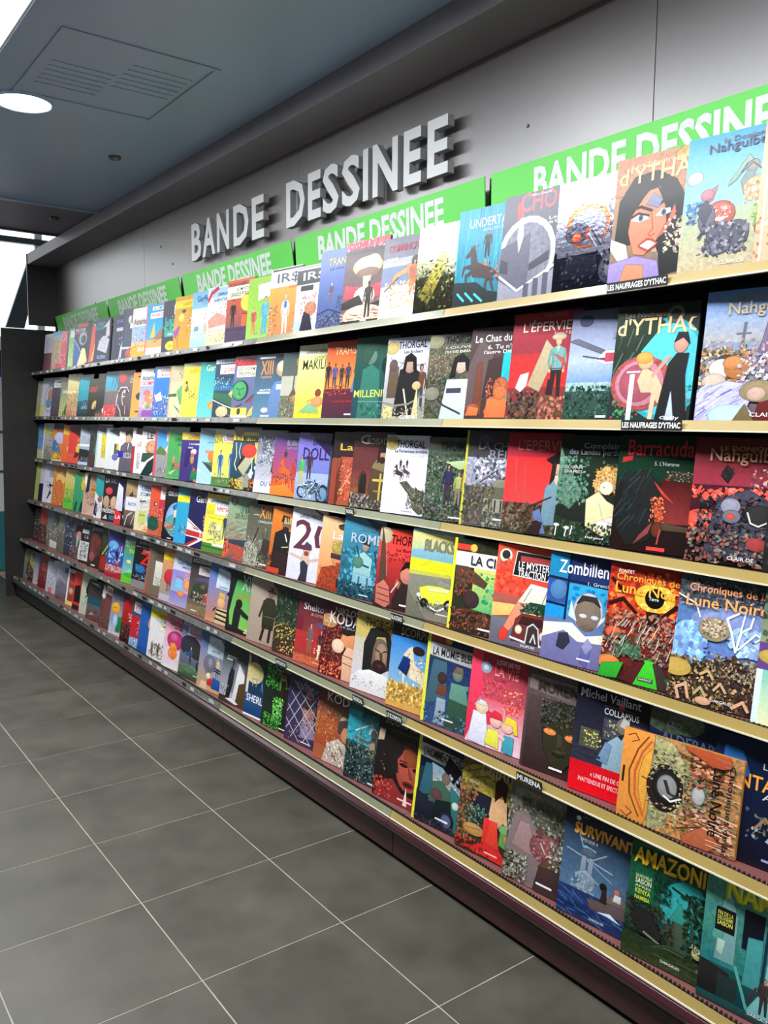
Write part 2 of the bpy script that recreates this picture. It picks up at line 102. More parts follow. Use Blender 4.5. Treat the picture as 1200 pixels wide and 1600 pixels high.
2 -1.509 1.882 0.310 8.2|teal portal album with standing and seated ladies|g 233 222;e 64 44 50 44 3ab~1;e 64 44 46 40 5cd;p 232 0 30 0 100 30 100 60 84 34 60 30 20;k 2 40 40 96 26 20 455,122,677 60;s 4 2 40 24 20 9 495,b44,686;s 70 8 98 30 26 8 4a9,287,a76;e 38 32 38 24 a55~3;e 36 32 30 20 c89;e 34 32 22 16 a56;p eb9 34 34 40 46 56 40 76 14 66 10 52 24 40 24;e 42 50 9 6 db8;e 40 54 10 5 da5;l eb9 5 56 28 54 2;l eb9 4 64 22 78 6;r 24 0 30 40 def;l ccd 2 20 42 36 42;p 222 70 48 78 56 92 56 90 38 96 0 60 0 66 30;e 82 64 8 7 c98;p 222 74 66 78 74 88 74 92 64 84 70;l c98 4 70 54 52 38;p bcf 72 0 76 24 82 0;t 10 88 56 6 876 Les Naufrages;t 2 74 116 15 ec9 d'YTHAC;e 72 90 10 7 665;e 72 90 5 4 333;t 66 0 26 3.6 eee Gally
2 -1.237 1.882 0.320 7.8|pale blue crowded city album with violet burst|g 644 9bd;g2 0 60 100 100 aaa~1 69d;t 24 78 84 12 ba8 Nahgulbec;t 30 90 74 5 a96 LE DONJON DE;p 768 54 44 60 60 64 76 68 60 76 42;l 667 3 40 50 42 74;l 667 2 34 66 48 66;s 0 40 100 62 80 7 b99,988,c99,aab;s 0 26 50 56 70 10 876,b85,554,dca;e 26 44 10 6 443;e 22 40 12 7 ddd;e 38 40 12 8 b74;e 34 44 10 5 c85;e 16 30 12 6 cba;s 40 26 100 50 80 8 ddd,a67,889,bbb;p bbe 0 0 0 22 30 30 60 26 50 6 36 0;k 0 2 50 26 60 14 99d,ccf,76b,eef 30;e 36 4 22 8 bdf;p 622 60 0 64 14 100 18 100 0;e 62 22 18 8 986;e 60 20 9 5 ca9;p 764 40 0 50 12 60 0;e 84 64 6 6 222;t 56 3 26 3 eee CLAIR
3 -7.472 1.882 0.287 6.4|pale sky album over a strip of lawn beside the end panel|g cda~2 58c;r 0 0 100 26 cda~2;g2 0 30 100 70 8be 59d;r 0 64 100 67 9cf;s 0 24 90 36 10 10 354,465;e 80 76 20 8 ba7
3 -7.311 1.882 0.297 6.6|white album with a yellow corner and running sketch|g 998 dde;p dc3 0 74 0 92 100 70 100 66;r 0 0 8 100 fff;s 20 4 95 36 34 10 776,aa9,433,655;s 50 50 90 70 14 7 765,332
3 -7.034 1.882 0.300 7.3|dark blue topped album with a white balloon shape|g e83 e93;r 0 82 100 100 235;r 0 70 100 84 e82;e 60 62 50 16 ddf;p 38b 0 50 20 56 60 36 70 20 0 26;s 10 4 90 40 26 10 c45,fa5,222,fdb;p dd3 0 6 30 22 50 16 30 4;r 0 0 100 3 fff
3 -6.766 1.882 0.288 7.6|orange album with yellow sash beside the balloon one|g e63 f84;p fd4 0 76 0 92 100 76 100 70;e 60 36 20 9 fdb;s 40 20 80 46 12 9 fc9,e74
3 -6.614 1.882 0.294 7.8|red album with a small crouching figure|g e43 e44;p 622 0 84 0 100 100 100 100 66;r 0 0 90 26 e54;l f87 2 10 20 80 18;e 78 60 14 5 e85;e 80 46 10 6 fda;p ed5 62 44 90 42 92 30 66 30;p 322 60 28 90 26 80 18 50 14;s 10 6 80 24 20 5 f98,d33
3 -6.333 1.882 0.297 7.6|black album holding a white poster in its upper half|g 122 344;p bcd 0 40 100 36 100 74 0 90;r 0 46 100 52 fff;s 10 54 90 74 20 7 9ab,678;p 777 0 88 100 76 100 80 0 94;s 10 4 80 20 20 9 def,a65,345;r 0 0 70 8 bdf
3 -6.100 1.882 0.299 7.3|murky teal and brown album beside the poster one|g 533 455;p 588 30 30 50 80 100 76 100 20;s 10 2 90 36 20 12 744,322,543;s 0 60 60 98 10 16 223,433
3 -5.957 1.882 0.301 7.6|white album with a tall yellow rectangle|g eee eff;r 0 0 10 100 bdd;p 667 0 86 0 100 100 96 100 76;p ed3 40 24 36 76 80 78 82 22;s 44 30 74 56 12 8 b92,543,fe8
3 -5.752 1.882 0.280 7.0|plain white album with a narrow olive picture|g eee eff;p 667 20 92 60 100 100 96 100 78;l bbb 1 34 20 36 66 60 70;r 60 38 100 62 665;r 76 48 98 62 dc4;e 70 30 20 8 77c
3 -5.496 1.882 0.288 7.1|cream album of a man in grey suit and purple tie|g eed ffe;p 766 0 90 0 100 100 100 100 80;e 68 84 30 10 422;e 60 74 20 10 db9;p 667 10 4 14 56 40 66 76 66 100 54 100 0 10 0;p eee 50 66 64 64 60 48;l 735 6 56 64 50 40;p 33a 0 30 40 34 40 44 0 46;t 34 30 66 13 dde NICOLAS;l 445 2 50 0 54 26
3 -5.247 1.882 0.283 6.8|white album with red spine strip and thin title|g eee fff;p 623 20 88 20 100 100 98 100 84;r 0 0 18 60 b33;t 34 60 70 10 c44 LEON;r 34 10 80 46 ccc~3;s 34 6 90 26 20 7 777,aaa
3 -5.095 1.882 0.297 7.6|white and dark green album of a blonde woman|g fff eee;p 666 0 90 0 100 100 96 100 82;t 30 74 80 14 111 LE D;e 62 56 36 16 da7;e 58 52 20 10 eb9;s 24 46 90 68 20 10 c96,e97,a54;p 354 6 26 10 44 50 46 100 44 100 26;p 133 10 0 60 40 100 40 100 0;l fff 6 6 14 40 28 90 44;p fff 60 0 90 14 100 10 100 0
3 -4.873 1.882 0.296 7.1|pink edged album with blue sky and grey rock|g 999 aab;r 0 0 12 100 d56;g2 12 56 100 96 6be 18d;r 60 72 100 92 eee;s 66 74 98 88 6 9 a67;p 684~3 12 50 30 62 60 52 60 44 12 46;p eef 56 54 74 68 86 56 76 46;s 56 10 96 40 22 9 fff,222,bbb;p 543 70 46 96 56 100 36 70 38;l 555 2 24 10 40 18 50 8
3 -4.679 1.882 0.299 7.8|green album with a kneeling hunter and pale tree|g 5a6 4a5;r 0 0 4 100 c96;t 36 72 60 7 143 LE BOIS DE;t 50 64 40 6 143 LA NUIT;e 82 52 26 16 7b5;s 60 34 100 68 26 9 8c5,6a5;m 36 14 34 c97 753 eb9 533;e 60 26 18 6 b76;p cd9 16 10 34 16 50 18 30 8;s 0 0 60 22 10 10 6b7,7c8
3 -4.475 1.882 0.272 7.1|deep purple album with a yellow header|g 437 438;r 0 84 100 100 fd3;s 5 86 60 98 8 8 fff;t 36 86 60 7 d80 LUCKY L;t 40 74 66 4 eef L'HOMME;r 34 67 60 70 bbd;p 326 20 30 26 66 46 66 44 28;e 64 60 14 5 fdd;e 66 62 12 4 eee;e 60 46 9 10 ca4;p c57 54 48 60 58 70 54;s 40 26 70 50 8 7 76a;p 285 56 4 62 22 88 22 84 4;e 74 24 8 4 b64;r 74 0 92 5 c75
3 -4.242 1.882 0.297 7.4|light blue album with a flying orange blob and skis|g bdf 8cd;p 777 0 96 10 100 100 92 100 86;t 34 72 60 4 356 UN JOUR;e 62 50 20 10 f84;e 40 58 12 3 e97;e 76 54 8 6 fed;p 585 24 38 80 40 84 28 50 34;p 445 18 40 60 22 80 20 60 32;l def 5 0 24 60 14 90 12;g2 0 0 100 22 bdf adf
3 -4.057 1.882 0.293 7.3|yellow album with two men in blue uniforms|g 584 fe4;r 8 92 100 99 eee;s 0 76 40 92 16 9 454,232,675;r 34 78 100 94 fff;t 50 86 60 6 d46 EN AVANT;t 40 80 70 6 d46 L'ANNEE;r 0 10 100 74 fe6;m 32 14 50 26b 27c eb9 333;m 78 14 54 26b 48b eb9 a86;r 0 0 100 16 584;s 10 6 70 22 18 8 999,665,bba
3 -3.848 1.882 0.309 8.0|storm album with a big red ended megaphone|g 232 443;r 0 78 100 92 fe3;e 20 92 16 6 653;t 8 76 110 10 223 SOS METEORES;g2 0 18 100 76 245 356;l def 2.5 12 74 18 52 12 40 22 30;l def 2 30 74 26 60 34 48 30 40;p fd6 80 76 100 76 100 40 86 44;p 222 20 34 50 66 54 60 30 30;p bb9 26 34 60 58 84 54 50 22;p aa8 20 14 50 22 56 12 54 0 50 0 30 6;r 54 4 72 26 998;e 62 62 26 11 f43;p fff 66 24 74 34 84 28 76 18;s 2 0 48 16 30 8 ed2,fc3,a73;s 70 0 100 18 20 8 e63,333,f95;l def 2.5 76 50 80 20;e 92 36 6 3 fff
3 -3.589 1.882 0.297 8.2|snowy forest album with blue words at its foot|g dde 455;s 10 46 100 90 90 12 bcd,889,667,eef,556;r 0 0 100 20 dde;k 10 30 70 60 26 16 ccd,aab,eef 20;l 223 6 60 40 66 60 66 90;p 334 56 34 66 36 70 60 62 60;t 24 11 100 8 22a OU VA ELLE;r 74 18 100 26 33a
3 -3.425 1.882 0.288 8.1|violet album with orange riders on red ground|g d52 549;p 327 30 100 100 100 100 78;t 44 80 60 8 ccd BLUEBERRY;t 44 74 60 4 aad GUN BATAIL;h 46 22 38 d62;h 82 24 32 b43;m 42 50 24 433 c43 643 222;s 70 44 100 60 8 8 c53,422;g2 0 0 100 26 d52~2 e62~2;s 0 20 100 36 24 10 e73,a43,345;k 30 12 90 26 16 12 522,fba 90;p f83 0 0 0 14 50 18 80 6 100 0
3 -3.207 1.882 0.291 7.6|lilac sky album with two people beside a motorcycle|g 68b 87d;p 325 30 100 100 100 100 66;t 18 92 70 4 aab LARGO;t 46 82 60 7 326 DUTCH;t 18 60 90 18 326 DOLL;g2 0 0 100 40 9ac~2 abe;m 40 30 42 433 333 b86 843;m 16 22 44 5b6 bb5 e96 322;e 24 12 16 10 235;e 24 12 11 7 9bd;e 86 10 20 14 234;e 86 10 14 10 79b;p 356 20 18 40 28 70 26 80 14 50 8;l cde 2 10 20 50 24 80 30;l def 2 30 4 60 24;l 234 3 60 30 84 4;s 20 4 80 26 40 6 9bd,235,def,456;s 20 4 60 24 10 4 fff
3 -2.926 1.882 0.299 7.6|rust coloured album with a yellow scrawled name|g a53 743;r 0 64 100 100 322;t 20 72 84 12 ec5 Lady;t 60 64 40 3 dc9 SPITFIRE;r 24 6 100 66 b54~4;p 632 0 0 26 64 30 20 20 0;s 24 8 98 60 60 10 d75,a43,c64,e96;l fa7 2 30 20 60 50 90 46;l fa7 2 40 34 60 30 80 40;e 66 14 24 8 d63;r 0 0 16 60 943
3 -2.779 1.882 0.302 7.7|dark brown album with a bearded man in tunic|g 433 422;t 16 84 26 12 ccb C;t 34 84 66 8 ccb ROISADE;r 0 50 100 80 633;g2 0 18 50 50 853~3 733;p 543 46 26 52 62 76 66 98 58 96 10 52 8;p 875 50 54 60 64 94 62 100 46 74 50;e 74 72 9 8 c97;p 322 62 60 64 80 74 84 86 78 90 58 82 64 82 74 68 74 68 62;e 74 64 7 4 322;l cb5 4 56 38 90 38;l cb5 4 74 46 74 12;l a84 2 60 24 90 24;e 30 34 10 14 532;p 222 22 20 26 44 38 44 40 20;s 0 0 50 18 30 11 aa9,665,877,444;s 50 0 100 12 20 9 998,554
3 -2.562 1.882 0.293 7.6|white album with two horsemen above a dark slope|g dde eef;e 14 90 17 9 cb7;e 14 90 9 6 ba6;t 24 84 76 10 222 THORGAL;t 22 78 84 4 334 La Forteresse invisible;r 34 73 90 74 ccc;h 36 42 22 433;h 52 46 18 544;m 38 56 14 333 333 433 222;m 53 58 12 333 333 433 222;p 554~5 40 40 56 42 70 34 98 30 98 4 90 2 76 8 66 24;s 60 8 96 34 36 8 776,443,887;r 50 4 74 5 bba
3 -2.308 1.882 0.291 7.1|tangled forest album with a huddled group|g 565~6 454~6;e 16 92 16 8 554;t 26 84 90 11 222 THORGAL;t 40 78 50 3 443 LE FEU;s 0 10 100 76 130 9 787,343,565,998,232;p bc9 40 70 70 62 96 66 90 74;m 48 22 46 335 434 a87 433;m 70 20 40 ab6 876 b98 533;m 86 22 44 b65 766 b87 322;s 0 0 100 20 60 9 555,776,332;r 56 4 84 6 ddd
3 -2.112 1.882 0.317 7.1|smoky grey album of a ruined domed building|g 555 444;r 0 0 4 100 cc4;e 34 90 14 6 556;t 24 80 96 8 889 LA CHUTE;t 44 71 70 9 99a REICH;g2 4 42 100 72 99a~4 aab~4;s 20 50 70 74 26 14 cdd,eef,667,445;p c43 76 54 98 62 98 50;l 433 2.5 50 40 98 66;l 433 1.5 30 46 60 60;p 887 44 40 60 50 74 50 84 40;r 40 30 92 42 665;r 40 16 92 30 998;l 333 2.5 50 18 50 28;l 333 2.5 60 17 60 28;l 333 2.5 70 17 70 28;l 333 2.5 82 17 82 28;s 4 2 56 46 70 10 765,554,443,876;s 40 0 100 16 40 9 776,555,998;r 60 8 84 10 ddd
3 -1.915 1.882 0.314 7.0|red flag album with a woman in a black hat|g 443 a23;g2 0 30 100 76 e44 e33;g2 0 76 100 100 b34 923;t 18 82 100 11 b76 L'EPERVIER;l a55 1.5 16 74 20 40 60 24;l a55 1.5 30 70 34 36;s 0 2 100 30 80 11 554,765,332,876;p 79a 62 10 66 46 80 60 96 58 98 12;p 67a 50 22 60 26 72 2 60 2;p dca 76 58 86 60 82 48;e 84 68 11 8 db9;p 222 64 74 80 80 98 78 98 72 74 70;p 322 72 50 74 72 80 74 78 56;p 222 92 56 92 74 100 74 100 54;l 433 2 40 26 76 38;p 322 40 0 56 14 66 12 62 0
3 -1.694 1.882 0.310 6.9|dark green cave album with a crouching red haired girl|g 222 232;t 34 86 70 7 99a Complainte;t 14 80 90 7 99a des Landes perdues;t 8 68 28 3 bbb SIOBAN;t 10 64 26 3 bbb DAMES;p 687~4 0 90 12 70 34 50 36 44 20 30 0 40;s 0 34 44 80 46 10 587,364,798;s 60 50 100 76 30 10 454,232,675;p ca6 56 64 66 72 88 70 94 58 92 44 76 50 58 46 52 54;s 52 46 94 70 50 7 da5,b74,ec8,a63;e 70 52 9 6 fec;p eda 46 16 44 40 60 48 72 40 90 34 100 32 100 14 70 8;p fed 60 20 96 30 96 20 66 12;l cb9 1.5 62 38 70 22 92 18;l 766 1.2 66 53 68 52;p 232 0 0 0 24 40 16 60 4 60 0;s 0 0 90 18 50 8 354,243,665;l eee 1.5 4 4 5 14;l eee 1.5 18 4 20 12;l eee 1.5 26 6 28 14;e 5 14 4 1.4 eee;e 20 12 4 1.4 eee;t 48 4 26 2.4 eee Dargaud
3 -1.484 1.882 0.315 7.2|black and red album with a cloaked profile|g 211 222;r 0 60 100 100 132~1;p 832~2 60 66 100 58 100 28 60 24 66 44;g2 56 26 100 62 833 411;t 12 82 90 14 c34 Barracuda;p c33 6 80 18 82 18 78 6 76;t 46 74 30 3.5 bbb 5. L'Homme;e 78 66 18 5 332;s 62 62 96 70 16 4 998,766;p 222 4 20 10 64 36 70 56 58 60 30 46 10 20 4;k 4 20 40 70 40 16 233,344,122 50;p c43 48 60 74 42 58 50;p b53 50 40 56 48 62 30 54 22;s 46 24 64 48 26 6 d64,832,f86;p 543 60 26 92 24 94 20 60 20;e 56 20 6 6 632;p 844 30 6 46 16 50 26 36 14;l a44 2 58 8 60 20;r 46 2 68 5 f44
3 -1.246 1.882 0.313 6.7|crimson sky album with a monstrous dark crowd|g 211 523;g2 0 62 100 100 934 522;t 18 78 92 13 a86 Nahgulbec;t 28 88 76 5 a86 LE DONJON DE;p 222 30 70 36 78 44 72 38 64;s 30 66 44 76 8 5 222,433;s 60 60 98 76 20 7 a66,dbb,544;s 0 50 100 60 36 12 f54,e65,c43,f87;e 14 34 18 8 e54;s 4 24 26 40 20 9 f65,e86,c43;p 445 20 20 30 50 60 60 90 48 100 26 100 6 20 6;s 10 20 96 54 130 9 445,222,556,744,111;e 44 46 10 6 99a;e 74 40 14 8 333;l ddd 1.5 62 42 66 34 74 32 84 36 86 42;e 46 38 9 5 778;e 45 38 4 2 e54;s 0 0 100 26 90 10 433,655,887,a54;e 74 18 10 5 a44;t 46 4 28 3 eee CLAIR DE
3 -1.040 1.882 0.295 6.7|very dark album cut off by the frame|g 222 333;s 0 0 60 60 30 12 333,444,322
4 -7.472 1.845 0.314 8.0|lime album with a rosy figure beside the end panel|g bc7 bc6;s 20 50 90 96 16 16 c75,dca,e96;s 20 10 80 50 16 14 d86,8a5,f97
4 -7.351 1.845 0.315 8.7|small white album leaning behind a black block|g cce dde;l 445 3 60 66 66 84;r 0 0 60 46 224
4 -7.224 1.845 0.315 8.3|white album with a black dancer silhouette|g eef dde;t 40 66 60 12 222 TRIO;r 20 52 90 54 aab;p 222 36 10 44 10 54 30 64 44 84 52 84 40 70 46 60 34 70 26 60 22 50 14;e 56 46 10 4 222;l 222 3 30 46 50 38
4 -6.958 1.845 0.313 8.8|amber album with a big orange kneeling form|g c73 e92;e 60 70 40 16 fc7;s 50 60 96 90 16 9 ffd,fa4;e 50 40 30 26 d73~2;s 10 6 90 40 26 12 e95,c63,fa4;r 60 2 90 8 933;e 74 5 8 2 fdc
4 -6.622 1.845 0.305 7.9|yellow album with a lawn green foot|g 6c3 ed6;r 0 60 100 100 dc7;s 30 60 100 90 20 12 ed9,ba6;s 10 20 90 52 50 8 877,dcc,334,b86;r 0 0 100 20 6c3;e 30 22 30 6 6b3
4 -6.393 1.845 0.293 8.3|jade green album with two dark silhouettes|g 396 4a7;p ec3 60 56 50 70 70 98 100 92 100 60;p fd4 50 86 60 96 100 84 100 76;p 133 14 2 20 20 28 28 34 24 26 2;p 133 54 2 60 22 68 30 78 20 76 2
4 -6.160 1.845 0.305 8.1|pinkish album with brown faces and black neck|g dba a86;p fff 0 76 0 96 20 98 16 60;p 322 14 50 20 92 40 94 36 56;r 50 50 100 70 963;t 52 62 60 8 fb6 HORS;t 50 50 60 8 fb6 SERIE;s 20 24 90 52 20 12 a65,c97,433,754;s 10 2 60 20 10 12 dba,c99
4 -5.898 1.845 0.302 7.9|white and teal album with a red lower corner|g eee dee;p 3aa 0 60 0 98 50 90 60 60 40 44;e 34 44 14 6 b56;p 325 0 8 4 40 20 30 20 4;s 10 10 50 40 20 8 88a,325,ccd;p d33 60 0 64 26 100 20 100 0;t 62 10 60 5 fff LA
4 -5.734 1.845 0.307 8.0|black album with two pale elongated faces|g 222 222;t 10 84 110 10 eee LA VALISE;e 36 66 22 8 e45;e 24 42 20 13 ca8;e 72 42 22 14 db9;s 10 26 90 34 10 10 dca,876;t 6 18 100 8 fff PRESIDENT;p ddd 10 4 30 14 40 4;r 50 4 90 14 468;p d33 0 0 4 12 0 14
4 -5.475 1.845 0.301 7.8|white strip album with a red pointed lower panel|g 222 225;p eef 0 30 10 90 40 80 44 30;p 99c 50 40 60 86 74 90 70 40;l 224 3 50 60 76 58;p e33 0 0 0 34 40 24 38 0;t 6 12 34 8 fff LA;t 50 14 60 8 eee PRESIDENTE
4 -5.306 1.845 0.303 8.2|tan album with a white middle label and wheel|g 223 ca7;k 10 76 90 98 14 14 a86,dc9 95;p 433 20 66 40 76 44 66;l 433 2 44 68 90 66;r 4 36 100 64 eef;t 20 46 74 7 334 RACONTE;l ccd 4 10 4 20 24 46 32;l ccd 3 46 8 60 28;s 60 4 96 30 18 7 ccc,556
4 -5.110 1.845 0.311 8.4|white album with blue capitals and a green sticker|g eda def;t 22 80 90 11 25a OBELIX;t 20 70 84 7 345 ET COMPAGNIE;s 20 30 90 64 34 9 ddd,9bd,ca9,888;l 555 4 20 58 50 60;r 20 14 60 40 cd7;t 24 30 30 4 565 SALON;e 84 28 18 12 5af;e 90 28 14 10 eef;s 30 2 96 16 20 10 c85,fdb
4 -4.883 1.845 0.310 8.2|vermilion album with small figures over a dark bush|g c64 e53;r 0 96 60 100 fdd;r 50 70 100 94 fee;t 62 80 40 8 c45 GIL;t 72 73 26 5 666 JOUR;e 30 60 9 4 a33;e 32 60 4 2 fdc;p c34 50 40 100 50 100 72 46 68;s 10 30 90 56 30 8 e97,c33,fbb,a43;e 24 22 34 13 254;s 0 10 50 36 20 12 265,143;s 50 4 98 28 20 10 c74,a63
4 -4.662 1.845 0.299 8.9|black album with a round beach picture|g 112 222;t 14 84 92 9 fff COKE EN STOCK;e 60 40 48 33 9be;e 56 30 44 20 5aa;p 27b 40 64 60 72 84 70 80 62 46 58;m 58 26 38 eed 333 db9 333;e 30 26 22 5 c65;s 10 14 70 34 20 9 eff,4a9,c76;r 30 2 50 4 ddd
4 -4.483 1.845 0.311 8.8|cyan album with yellow header and orange swimmer|g 3ad 3ac;p 28b 30 100 100 100 100 84;r 0 74 100 86 fe3;t 60 76 60 7 d83 TITOU;e 74 56 16 14 c85;l 433 2 70 50 76 60;p 444 80 38 92 50 88 34;s 20 18 80 32 20 9 eee,e96,334;p 27a 70 30 90 34 84 24
4 -4.317 1.842 0.306 9.4|navy album printed with a union flag|g 225 225;p fff 0 32 0 46 60 20 66 24 78 18 60 14;p fff 0 18 100 16 100 28 0 34;t 28 80 90 12 fff Garfield;r 74 0 86 100 fff;r 80 0 98 100 c33;p c33 0 20 100 18 100 26 0 30;p fff 0 0 60 16 74 16 20 0;p c33 0 2 44 15 56 15 8 0;p fff 0 50 0 42 56 30 74 28;p c33 0 46 50 32 56 32 10 44;t 60 20 40 9 fdd KING;s 66 34 100 60 14 9 f93,fa4,fc6
4 -4.097 1.840 0.305 10.0|yellow stage album with a ragged dancing pair|g 683 fe3;r 4 84 100 92 eee;t 14 86 80 4 457 SPIROU;r 36 66 100 84 fff;t 44 72 70 7 d56 PUPPET SHOW;g2 0 14 100 64 ff8 fe4;l bb3 2 10 60 100 58;l cc4 1.5 40 60 42 84;l cc4 1.5 56 60 56 84;s 18 30 46 52 30 8 888,555,aaa;s 44 18 74 46 40 7 999,666,bbb;m 84 26 44 445 567 fda 333;e 60 44 10 6 ffc;l 664 1.5 20 20 40 24 60 14;r 0 0 100 16 583;p eed 40 16 96 18 94 12 44 12;l 263 3 0 10 100 8
4 -3.844 1.839 0.315 10.1|sea green album with dark words over terracotta|g a53 8b9;e 20 92 12 7 767;e 20 92 7 5 a98;p 243 100 80 100 70 70 90 90 96;t 46 74 70 8 243 LE BATEAU;t 30 65 84 8 243 DE PLUTARD;k 0 34 100 64 40 26 7ba,467,9cb 8;g2 0 0 100 24 a54~2 b54~2;p 345 0 26 100 20 100 34 0 30;p e64 0 0 0 24 14 30 20 10;p 567 10 0 40 8 30 0;s 0 8 20 24 8 8 234;p d53 50 24 70 18 60 16;r 66 4 96 6 b65
4 -3.622 1.838 0.295 10.0|grey battle album under orange roman numerals|g 776~4 554;t 42 78 44 18 fa5 XIII;r 20 82 40 83 eed;t 40 70 56 4 eee L'ENQUETE;p aa9~3 0 0 0 34 20 40 50 26 60 0;s 0 0 70 46 60 12 998,bba,665,887;m 68 26 40 665 554 b98 322;p 433 60 20 66 46 86 44 90 16;l 433 3 30 40 42 62;s 50 0 100 26 24 12 554,443;r 60 4 86 6 eed
4 -3.375 1.835 0.301 9.3|burnt orange album with a bearded man in black|g b52 e83;p 833 40 100 100 100 100 84;t 40 76 60 9 fd9 BLUEBERRY;p 222 10 10 14 60 34 66 64 64 66 10;e 48 74 13 9 865;p 322 30 78 34 88 56 86 60 80;e 46 66 10 5 322;l eee 3 46 60 54 50;l cc9 2 40 40 60 42;s 0 4 70 30 40 12 533,322,743;s 60 30 90 50 10 9 854;p 322 10 0 20 34 70 30 70 0;r 0 0 40 8 c43;r 66 3 80 5 eee
4 -3.199 1.835 0.314 9.0|white album with a giant maroon 20 and a woman|g dde eef;p 445 60 100 100 92 100 86;t 22 86 70 6 445 LARGO WINCH;t 12 42 124 42 634 20;l dba 5 6 34 40 30;l dba 5 60 28 96 34;p dba 38 24 42 36 60 36 62 22;p 334 38 24 46 28 60 22 60 0 36 0 42 10;e 52 42 9 7 db9;p 446 40 46 50 54 64 50 66 44;e 52 38 6 3 a43
4 -2.943 1.831 0.301 8.6|peach album with a blindfolded woman in red|g d84 fc9;p 322 40 100 100 100 100 86;e 70 86 24 4 543;l 322 3 46 88 70 92 94 82;t 34 66 70 14 ffe Lady;t 60 64 36 2 998 OPIUM;p a42~4 0 0 10 28 40 34 80 30 90 10 90 0;s 4 0 84 30 60 5 622,c65,833;e 54 46 18 13 e96;e 56 58 22 9 ba5;s 36 52 78 66 26 7 cb6,a85;p 433 34 50 80 48 80 42 34 44;e 56 36 6 2.4 c33;p 222 56 16 90 20 92 0 56 6;t 66 10 26 4 ca8 L.A.
4 -2.781 1.830 0.315 8.8|blue soldier album with silver roman title|g 245 49b;p 346 50 100 100 92 100 76;t 38 84 60 5 79a LES AIGLES DE;t 22 68 84 12 bcd ROME;s 0 20 100 60 60 18 4ac,378,5ac,267;p 9cc 34 20 36 52 56 58 76 50 76 18;p 8bc 30 14 40 30 80 28 86 12;e 58 66 8 7 a98;p 233 48 68 52 76 66 76 68 66;l 245 3 36 64 52 42 70 40;l 245 3 80 60 94 30;e 44 44 12 7 587;l 367 4 50 26 50 6;l 367 4 70 26 72 6;s 0 0 100 18 60 12 134,256,367;r 54 4 76 5.5 cdd
4 -2.533 1.829 0.297 8.5|red and black album with a drawn bow in a fist|g 322 632;g2 0 60 100 98 e44 e43;g2 0 0 100 62 322 c33;e 14 90 16 10 cb9;t 28 80 92 12 211 THORGAL;t 42 72 60 4 322 Le Barbare;s 14 58 100 70 30 7 722,a33,411;p 543 6 98 14 80 24 30 10 10 8 50;l 987 2 18 80 26 40;p 322 44 10 60 44 80 50 100 46 100 4 50 2;e 72 44 15 10 d87;p 211 56 48 66 60 90 62 100 50 90 52 70 54;p c76 6 4 4 26 20 34 34 26 40 6 30 0;l 843 2 8 24 34 22;l 843 2 8 16 36 14;l 843 2 10 9 38 7;p b65 50 38 60 34 56 26 46 30;l ddd 2 40 20 54 34;r 62 6 88 8 fff
4 -2.331 1.827 0.314 7.7|yellow road album with a classic convertible|g 665 8bb;g2 0 62 100 96 8cb ed8;p 8bc 0 76 50 80 100 72 100 66 0 68;t 26 76 90 13 776 BLACKSAD;t 28 77 90 13 886 BLACKSAD;r 0 52 100 66 ee2;k 0 52 100 66 24 14 cc2,ff5 0;r 0 48 100 53 cc5;p 887 0 48 100 50 100 0 0 0;p 776 0 0 0 30 40 0;p ee4 24 34 40 38 90 40 94 30 60 16 30 22;p ffa 40 36 84 38 80 34 44 32;p 998 56 40 62 46 82 44 86 38;l fff 2.5 20 26 30 18 64 12 84 20;l 443 3 22 23 32 15 64 9;e 36 18 8 5 222;e 84 20 9 6 222;e 84 20 5 3 ccc;e 24 26 4 2.4 eed;e 62 20 4 2.4 eed;s 20 8 90 20 16 9 665,776;r 60 8 84 9.5 ddc
4 -2.100 1.824 0.307 7.5|jungle album with a white title band and yellow spine|g 332 232;r 0 0 5 100 ee3;r 5 84 100 96 332~4;r 5 88 34 94 e43;e 36 91 6 4 fc5;r 5 70 100 86 eee;t 34 73 84 10 222 LA CIBLE;g2 40 22 100 70 5b7 dd7~2;s 50 30 100 66 20 16 6c8,8d8,3a6;p 543 6 70 30 70 66 56 62 50 40 54 20 50 10 40;p 643 16 60 30 30 40 26 30 54;s 8 36 44 66 24 9 a43,754,322;p 37a 82 20 90 44 98 44 100 20;p d55 76 44 90 56 100 52 96 44;e 40 36 14 9 433;p 532 14 10 30 26 76 24 92 12 90 4;s 6 2 96 24 90 9 432,743,a54,322,654;r 58 6 82 8 fff
